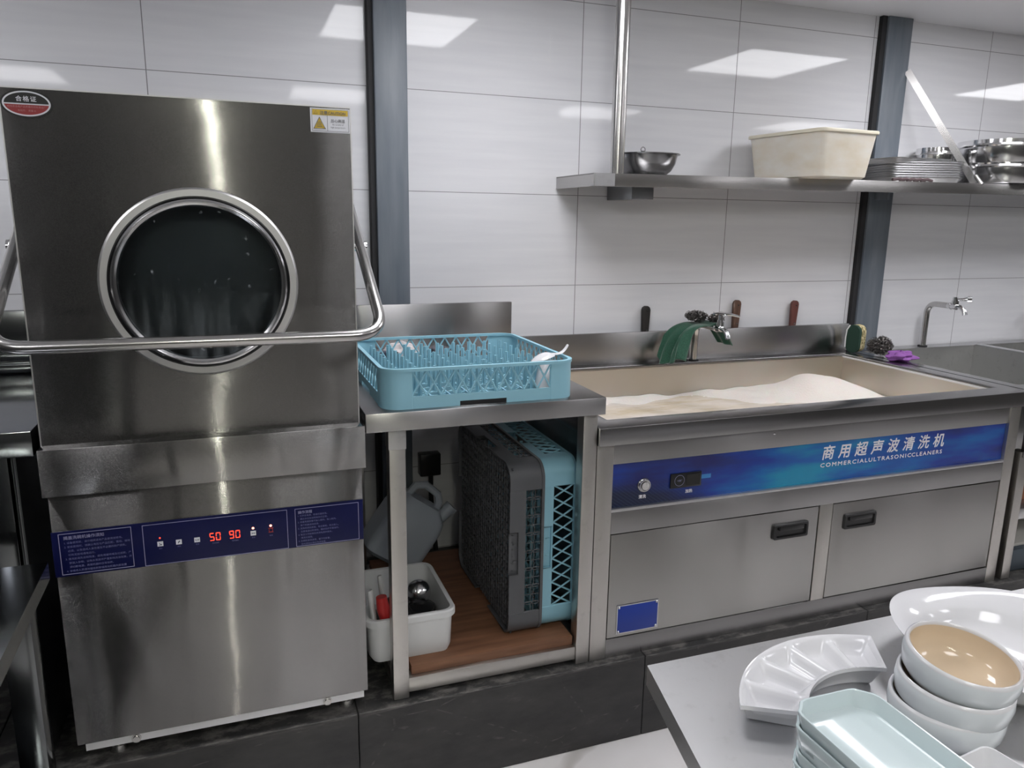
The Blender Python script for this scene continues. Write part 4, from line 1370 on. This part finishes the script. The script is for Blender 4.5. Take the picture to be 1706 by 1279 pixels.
mb = MB().box(2.54, 3.05, -0.66, -0.25, PL + 0.001, PL + 0.085, 0.008)
solo('slate_box', mb, mat('slate_blue_box', (0.07, 0.09, 0.11), 0.5), 'dark blue-grey box on the plinth below the sink undershelf', 'box')
mb = MB().box(2.55, 3.02, -0.64, -0.27, PL + 0.086, PL + 0.098, 0.003)
solo('pale_board', mb, mat('pale_board', (0.50, 0.49, 0.46), 0.6), 'pale board lying on the dark box below the sink undershelf', 'board')

# ================================================================ THE WALL SHELF
TH = -0.0095
SHX, SHZ = 1.105, 1.617
def sh_top(x):
    return SHZ + 0.0095 * (x - SHX)
ws = thing('wall_shelf', 'long stainless steel shelf on the tiled wall above the cleaner and sinks', 'shelf', (SHX, 0.02, SHZ), (0, TH, 0))
mb = MB()
mb.box(0.0, 3.2, -0.150, 0.155, -0.004, 0.0)
mb.box(0.0, 3.2, -0.1525, -0.1495, -0.041, 0.0, 0.001)
mb.box(0.0, 0.003, -0.150, 0.155, -0.041, 0.0)
mb.box(0.0, 3.2, -0.150, -0.13, -0.041, -0.039)
obj('board', mb, 'steel_door', ws, local=True)
mb = MB().box(0.0015, 0.075, -0.1532, -0.1512, -0.040, -0.0005)
obj('lip_joint', mb, 'steel_top', ws, local=True)
bk_ = obj('bracket', MB().box(0.205, 0.292, -0.03, 0.158, -0.078, -0.004, 0.002), 'steel_dark', ws, 'dark square bracket tube', local=True)
obj('bracket', MB().box(1.440, 1.452, 0.06, 0.128, -0.062, -0.004, 0.002), 'column', ws, local=True)
mb = MB().cyl((1.205, -0.095, sh_top(1.205) + 0.0005), (1.205, -0.095, CEIL), 0.0235, 28)
po = solo('shelf_post', mb, 'tube', 'round steel post rising from the shelf to the ceiling', 'post')
# flat brace from the column to the shelf lip
p0, p1 = Vector((2.640, 0.146, 2.085)), Vector((2.795, -0.105, 1.634))
d = (p1 - p0)
q_ = d.to_track_quat('Z', 'X').to_matrix().to_4x4()
mb = MB().box(-0.013, 0.013, -0.002, 0.002, 0, d.length, mtx=Matrix.Translation(p0) @ q_)
mb.tube([p1 + Vector((0, 0.0, 0.03)), p1 + Vector((0.005, -0.03, -0.005))], 0.008, 10)
solo('shelf_brace', mb, 'tube', 'slanting flat steel brace from the column down to the shelf', 'brace')

# bowl with a ring handle
t = thing('mixing_bowl', 'small polished steel bowl on the shelf next to the round post', 'bowl', (1.372, 0.012, sh_top(1.372)))
prof = [(0, 0.001), (0.062, 0.001), (0.068, 0.003), (0.088, 0.018), (0.102, 0.042), (0.108, 0.070), (0.117, 0.072), (0.118, 0.0745), (0.107, 0.0735), (0.100, 0.043), (0.086, 0.020), (0.066, 0.005), (0, 0.003)]
obj('body', MB().lathe(prof, (0, 0, 0), 56), 'dull_bowl', t, local=True)
cx_, cy_, cz_ = -0.062, -0.088, 0.082
obj('hanging_ring', MB().tube([(cx_ + 0.008 * math.cos(2 * PI * k / 16), cy_, cz_ + 0.008 * math.sin(2 * PI * k / 16)) for k in range(16)], 0.0016, 6, closed=True).box(cx_ - 0.004, cx_ + 0.004, cy_ - 0.002, cy_ + 0.002, 0.070, 0.078), 'chrome', t, local=True)
# cream tub
ang = math.radians(6.5)
t = thing('cream_tub', 'cream plastic tub standing askew in the middle of the shelf', 'tub', (2.031, -0.040, sh_top(2.031) + 0.0008), (0, TH, ang))
mb = MB()
def tub_ring(w_, d_, z, r=0.025):
    return [(x, y_, z) for x, y_ in rrect(w_, d_, r, 5)]
HT = 0.1625
mb.loops([tub_ring(0.232, 0.312, 0.0, 0.03), tub_ring(0.247, 0.327, 0.006, 0.03), tub_ring(0.278, 0.358, HT - 0.012), tub_ring(0.281, 0.361, HT), tub_ring(0.273, 0.353, HT), tub_ring(0.240, 0.320, 0.010)])
obj('body', mb, 'tub', t, local=True)
mb = MB()
mb.loops([tub_ring(0.279, 0.359, HT - 0.011), tub_ring(0.292, 0.372, HT - 0.010, 0.028), tub_ring(0.295, 0.375, HT - 0.004, 0.03), tub_ring(0.291, 0.371, HT + 0.001, 0.028), tub_ring(0.280, 0.360, HT + 0.0008), tub_ring(0.276, 0.356, HT - 0.006)], False, False)
obj('rim', mb, 'tub_rim', t, local=True)
# stack of trays
def steel_tray(label, loc, rot):
    t_ = []
    mb = MB()
    W_, D_ = 0.330, 0.235
    h = 0.018
    mb.loops([tub_ring(W_ - 0.030, D_ - 0.030, 0.0, 0.03), tub_ring(W_ - 0.014, D_ - 0.014, h - 0.002, 0.035), tub_ring(W_, D_, h - 0.001, 0.04), tub_ring(W_ + 0.001, D_ + 0.001, h + 0.001, 0.04), tub_ring(W_ - 0.012, D_ - 0.012, h + 0.0005, 0.035), tub_ring(W_ - 0.028, D_ - 0.028, 0.0015, 0.03)])
    return solo('steel_tray', mb, 'tray_steel', label, 'tray', 'steel trays stacked on the shelf', loc=loc, rot=rot, local=True)
order = ['bottom', 'second', 'third', 'fourth', 'fifth', 'sixth', 'seventh', 'eighth']
tr0 = None
for k in range(8):
    lb = 'thin steel tray on the shelf, %s of the stack counted from below' % order[k]
    loc = (2.585 + 0.003 * math.sin(k * 2.1), 0.022, sh_top(2.585) + 0.0012 + 0.0088 * k)
    rot = (0, TH, math.radians(-12 + 0.35 * math.sin(k * 1.7)))
    if tr0 is None:
        tr0 = steel_tray(lb, loc, rot)
    else:
        dup(tr0, loc, rot, lb)
dup(tr0, (2.555, 0.040, sh_top(2.585) + 0.0012 + 0.0088 * 8 + 0.002), (0, TH, math.radians(4)), 'steel tray lying crooked on top of the tray stack on the shelf')
mb = MB()
rnd = random.Random(3)
for k in range(5):
    x = 2.36 + 0.035 * k
    mb.tube([(x, -0.115, sh_top(x) + 0.006), (x + 0.03, -0.118, sh_top(x) + 0.010), (x + 0.06, -0.112, sh_top(x) + 0.006)], 0.006, 8)
solo('cord_bundle', mb, mat('brown_cord', (0.09, 0.06, 0.065), 0.8), 'brown cord bunched along the shelf edge before the trays', 'rag')  # short tubes built as a bunched brown cord
# pots
def pot(label, loc, r, h, grp):
    t = thing('steamer_pot', label, 'pot', loc, (0, 0, 0), grp)
    obj('body', MB().lathe([(0, 0.0), (r - 0.004, 0.0), (r - 0.002, 0.003), (r - 0.002, h - 0.012), (r - 0.004, h - 0.012), (r - 0.004, 0.003), (0, 0.003)], (0, 0, 0), 64), 'polish', t, local=True)
    obj('rim', MB().lathe([(r - 0.004, h - 0.016), (r + 0.004, h - 0.016), (r + 0.006, h - 0.010), (r + 0.004, h - 0.004), (r + 0.001, h - 0.003), (r + 0.001, h + 0.012), (r - 0.002, h + 0.012), (r - 0.004, h)], (0, 0, 0), 64), 'chrome', t, local=True)
    return t
zb_ = sh_top(3.06) + 0.004
p_ = pot('lower of two wide steel steamer pots at the right end of the shelf', (3.055, -0.005, zb_), 0.165, 0.078, 'steamer pots on the shelf')
dup(p_, (3.045, -0.005, zb_ + 0.082), label='upper of two wide steel steamer pots at the right end of the shelf')
pot('small steel pot half hidden between the tray stack and the steamer pots', (2.795, 0.095, sh_top(2.8) + 0.002), 0.075, 0.135, 'steamer pots on the shelf')
solo('brown_carton', MB().box(3.26, 3.40, -0.11, -0.01, sh_top(3.26) + 0.001, sh_top(3.26) + 0.05, 0.002), mat('brown_carton', (0.30, 0.17, 0.10), 0.7), 'brown carton at the right edge of the shelf beside the pots', 'carton')

# ================================================================ FOREGROUND TABLES AND CROCKERY
ft = thing('side_table', 'dark stainless steel table in the left foreground corner', 'table', (-0.8, -1.4, 0))
mb = MB().prism([(-1.5, -0.82), (-0.374, -0.82), (-0.352, -2.30), (-1.5, -2.30)], 0.765, 0.800)
obj('tabletop', mb, 'steel_shaded', ft)
for x, y_ in ((-0.452, -0.875), (-1.45, -0.875), (-0.44, -2.25), (-1.45, -2.25)):
    lg = obj('leg', MB().box(x, x + 0.05, y_, y_ + 0.05, 0.0, 0.765, 0.002), 'steel_shaded', ft)
obj('undershelf', MB().box(-1.45, -0.40, -2.25, -0.90, 0.16, 0.195, 0.002), 'steel_shaded', ft)
rt2 = thing('work_table', 'stainless steel work table in the right foreground holding white crockery', 'table', (1.1, -1.9, 0))
TT = 0.800
mb = MB().prism([(0.561, -1.505), (2.2, -1.512), (2.2, -2.6), (0.315, -2.6)], TT - 0.033, TT)
obj('tabletop', mb, 'steel_top', rt2, angle=20)
mb = MB().prism([(0.585, -1.530), (0.61, -1.530), (0.375, -2.58), (0.350, -2.58)], TT - 0.070, TT - 0.033)
obj('under_frame', mb, 'steel_dark', rt2)
for x, y_ in ((0.640, -1.60), (2.12, -1.60), (0.44, -2.56), (2.12, -2.56)):
    obj('leg', MB().box(x, x + 0.042, y_, y_ + 0.042, 0.0, TT - 0.033, 0.002), 'steel_leg', rt2)

# divided serving dish: a ring segment with five wells
def divided_dish():
    mb = MB()
    a0, a1 = math.radians(59), math.radians(151)
    r0, r1 = 0.128, 0.218
    nu, nv = 100, 26
    H = 0.036
    def top(u, v):
        a_ = a1 + (a0 - a1) * u
        r_ = r0 + (r1 - r0) * v
        cell = u * 5 % 1.0 if u < 1 else 1.0
        eu = min(1.0, min(cell, 1 - cell) / 0.28)
        ev = min(1.0, min(v, 1 - v) / 0.26)
        edge = min(u, 1 - u) * 5
        e = max(0.0, min(eu, ev))
        e = e * e * (3 - 2 * e)
        ridge = 0.006 * max(0.0, 1 - eu * 2.5) * (1 if 0.02 < u < 0.98 else 0) * min(1, ev * 2)
        return (r_ * math.cos(a_), r_ * math.sin(a_), H - 0.023 * e - ridge)
    mb.grid(top, nu, nv)
    # outer skirt, tapering to a narrower foot
    per = [(i / nu, 0.0) for i in range(nu)] + [(1.0, j / nv) for j in range(nv)] + [(1 - i / nu, 1.0) for i in range(nu)] + [(0.0, 1 - j / nv) for j in range(nv)]
    def at(u, v, k, z):
        am, rm = (a0 + a1) / 2, (r0 + r1) / 2
        a_ = a1 + (a0 - a1) * u
        r_ = r0 + (r1 - r0) * v
        a_ = am + (a_ - am) * (1 - (1 - k) * 0.45)
        r_ = rm + (r_ - rm) * k
        return (r_ * math.cos(a_), r_ * math.sin(a_), z)
    rings = [[at(u, v, 1.0, H) for u, v in per], [at(u, v, 1.0, H - 0.006) for u, v in per], [at(u, v, 0.90, H - 0.007) for u, v in per], [at(u, v, 0.72, 0.004) for u, v in per], [at(u, v, 0.66, 0.0) for u, v in per]]
    mb.loops(rings, False, True)
    bmesh.ops.remove_doubles(mb.bm, verts=mb.bm.verts, dist=2e-5)
    return mb
solo('divided_dish', divided_dish(), 'porcelain', 'white curved serving dish with five wells near the table edge', 'dish', loc=(0.793, -1.782, TT), local=True, angle=60)

# three stacked bowls
def bowl(label, loc, rot, warm):
    t = thing('round_bowl', label, 'bowl', loc, rot, 'stack of round bowls')
    o_ = [(0.0, 0.004), (0.036, 0.004), (0.038, 0.0), (0.042, 0.0), (0.045, 0.004), (0.058, 0.011), (0.0675, 0.024), (0.0705, 0.040), (0.0695, 0.053), (0.0682, 0.0550), (0.0662, 0.0555)]
    i_ = [(0.0662, 0.0555), (0.0645, 0.0545), (0.0640, 0.050), (0.0640, 0.040), (0.0600, 0.024), (0.050, 0.013), (0.030, 0.008), (0.0, 0.0075)]
    obj('outside', MB().lathe(o_, (0, 0, 0), 72), 'porcelain_grey', t, local=True, angle=50)
    obj('inside', MB().lathe(i_, (0, 0, 0), 72), warm, t, local=True, angle=50)
    obj('rim', MB().lathe([(0.0697, 0.052), (0.0690, 0.0552), (0.0665, 0.0568), (0.0642, 0.0555), (0.0640, 0.052)], (0, 0, 0), 72), 'porcelain', t, local=True, angle=60)
    return t
bowl('bottom bowl of the three pale grey bowls stacked on the work table', (0.856, -1.772, TT), (0, 0, 0), 'beige_glaze')
bowl('middle bowl of the three stacked pale grey bowls', (0.859, -1.774, TT + 0.031), (0.05, 0.02, 0), 'beige_glaze')
bowl('top bowl of the stack, beige inside and tipped forward', (0.864, -1.772, TT + 0.067), (0.13, 0.035, 0), 'beige_glaze')

# stack of rectangular trays with notched corners
def notched(w_, d_, k=0.0):
    c = 0.011
    r = []
    hw, hd = w_ / 2, d_ / 2
    for sx, sy, fl in ((1, 1, 0), (-1, 1, 1), (-1, -1, 0), (1, -1, 1)):
        seq = [(hw, hd - 2.2 * c), (hw - 0.2 * c, hd - 1.5 * c), (hw - 0.75 * c, hd - 1.0 * c), (hw - 1.0 * c, hd - 0.75 * c), (hw - 1.5 * c, hd - 0.2 * c), (hw - 2.2 * c, hd)]
        if fl:
            seq = seq[::-1]
        r += [(sx * x, sy * y_) for x, y_ in seq]
    return r
def celadon_tray(label, loc, rot):
    mb = MB()
    R = lambda w_, d_, z: [(x, y_, z) for x, y_ in notched(w_, d_)]
    W_, D_, h = 0.114, 0.225, 0.027
    mb.loops([R(W_ - 0.014, D_ - 0.014, 0.0), R(W_ - 0.008, D_ - 0.008, 0.003), R(W_, D_, h - 0.001), R(W_ - 0.001, D_ - 0.001, h), R(W_ - 0.005, D_ - 0.005, h), R(W_ - 0.006, D_ - 0.006, h - 0.001), R(W_ - 0.013, D_ - 0.013, 0.008), R(W_ - 0.018, D_ - 0.018, 0.0065)])
    return solo('serving_tray', mb, 'celadon', label, 'tray', 'stack of pale green serving trays', loc=loc, rot=rot, local=True, angle=40)
names = ['bottom', 'second', 'third', 'fourth', 'fifth', 'sixth', 'top']
c0 = None
for k in range(7):
    lb = ('pale green rectangular tray, %s of its stack counted from below' % names[k]) if k < 6 else 'top pale green rectangular tray of the stack, empty and facing up'
    loc = (0.6315 + 0.0012 * math.sin(k * 2.3) * (k < 6), -1.9035 + 0.0015 * math.sin(k * 1.3), TT + 0.0156 * k)
    rot = (0, 0, 0.0 + 0.012 * math.sin(k * 2.9))
    if c0 is None:
        c0 = celadon_tray(lb, loc, rot)
    else:
        dup(c0, loc, rot, lb)

# big deep plate and a second one under it
def plate(label, loc, wav):
    mb = MB()
    prof = [(0.0, 0.006), (0.092, 0.006), (0.094, 0.0), (0.100, 0.0), (0.104, 0.006), (0.118, 0.014), (0.128, 0.032), (0.162, 0.056), (0.1635, 0.0585), (0.1615, 0.0595), (0.126, 0.040), (0.117, 0.034), (0.112, 0.022), (0.100, 0.013), (0.0, 0.011)]
    mb.lathe(prof, (0, 0, 0), 96)
    for v in mb.bm.verts:
        r_ = math.hypot(v.co.x, v.co.y)
        if r_ > 0.12:
            a_ = math.atan2(v.co.y, v.co.x)
            v.co.z += wav * (r_ - 0.12) * 10 * math.cos(3 * a_ - 0.9)
    return solo('deep_plate', mb, 'porcelain', label, 'plate', 'large white deep plates', loc=loc, local=True, angle=60)
plate('large white deep plate behind the bowl stack', (1.078, -1.688, TT + 0.0), 0.012)
# square white bowl at the bottom edge
mb = MB()
sq = lambda s_, z: [(x, y_, z) for x, y_ in rrect(s_, s_, 0.012, 5)]
mb.loops([sq(0.050, 0.0), sq(0.056, 0.004), sq(0.096, 0.072), sq(0.098, 0.080), sq(0.093, 0.0805), sq(0.089, 0.074), sq(0.05, 0.012)])
solo('square_bowl', mb, 'porcelain', 'white square bowl whose corner shows at the bottom edge beside the trays', 'bowl', loc=(0.745, -1.935, TT), rot=(0, 0, 0.12), local=True, angle=50)
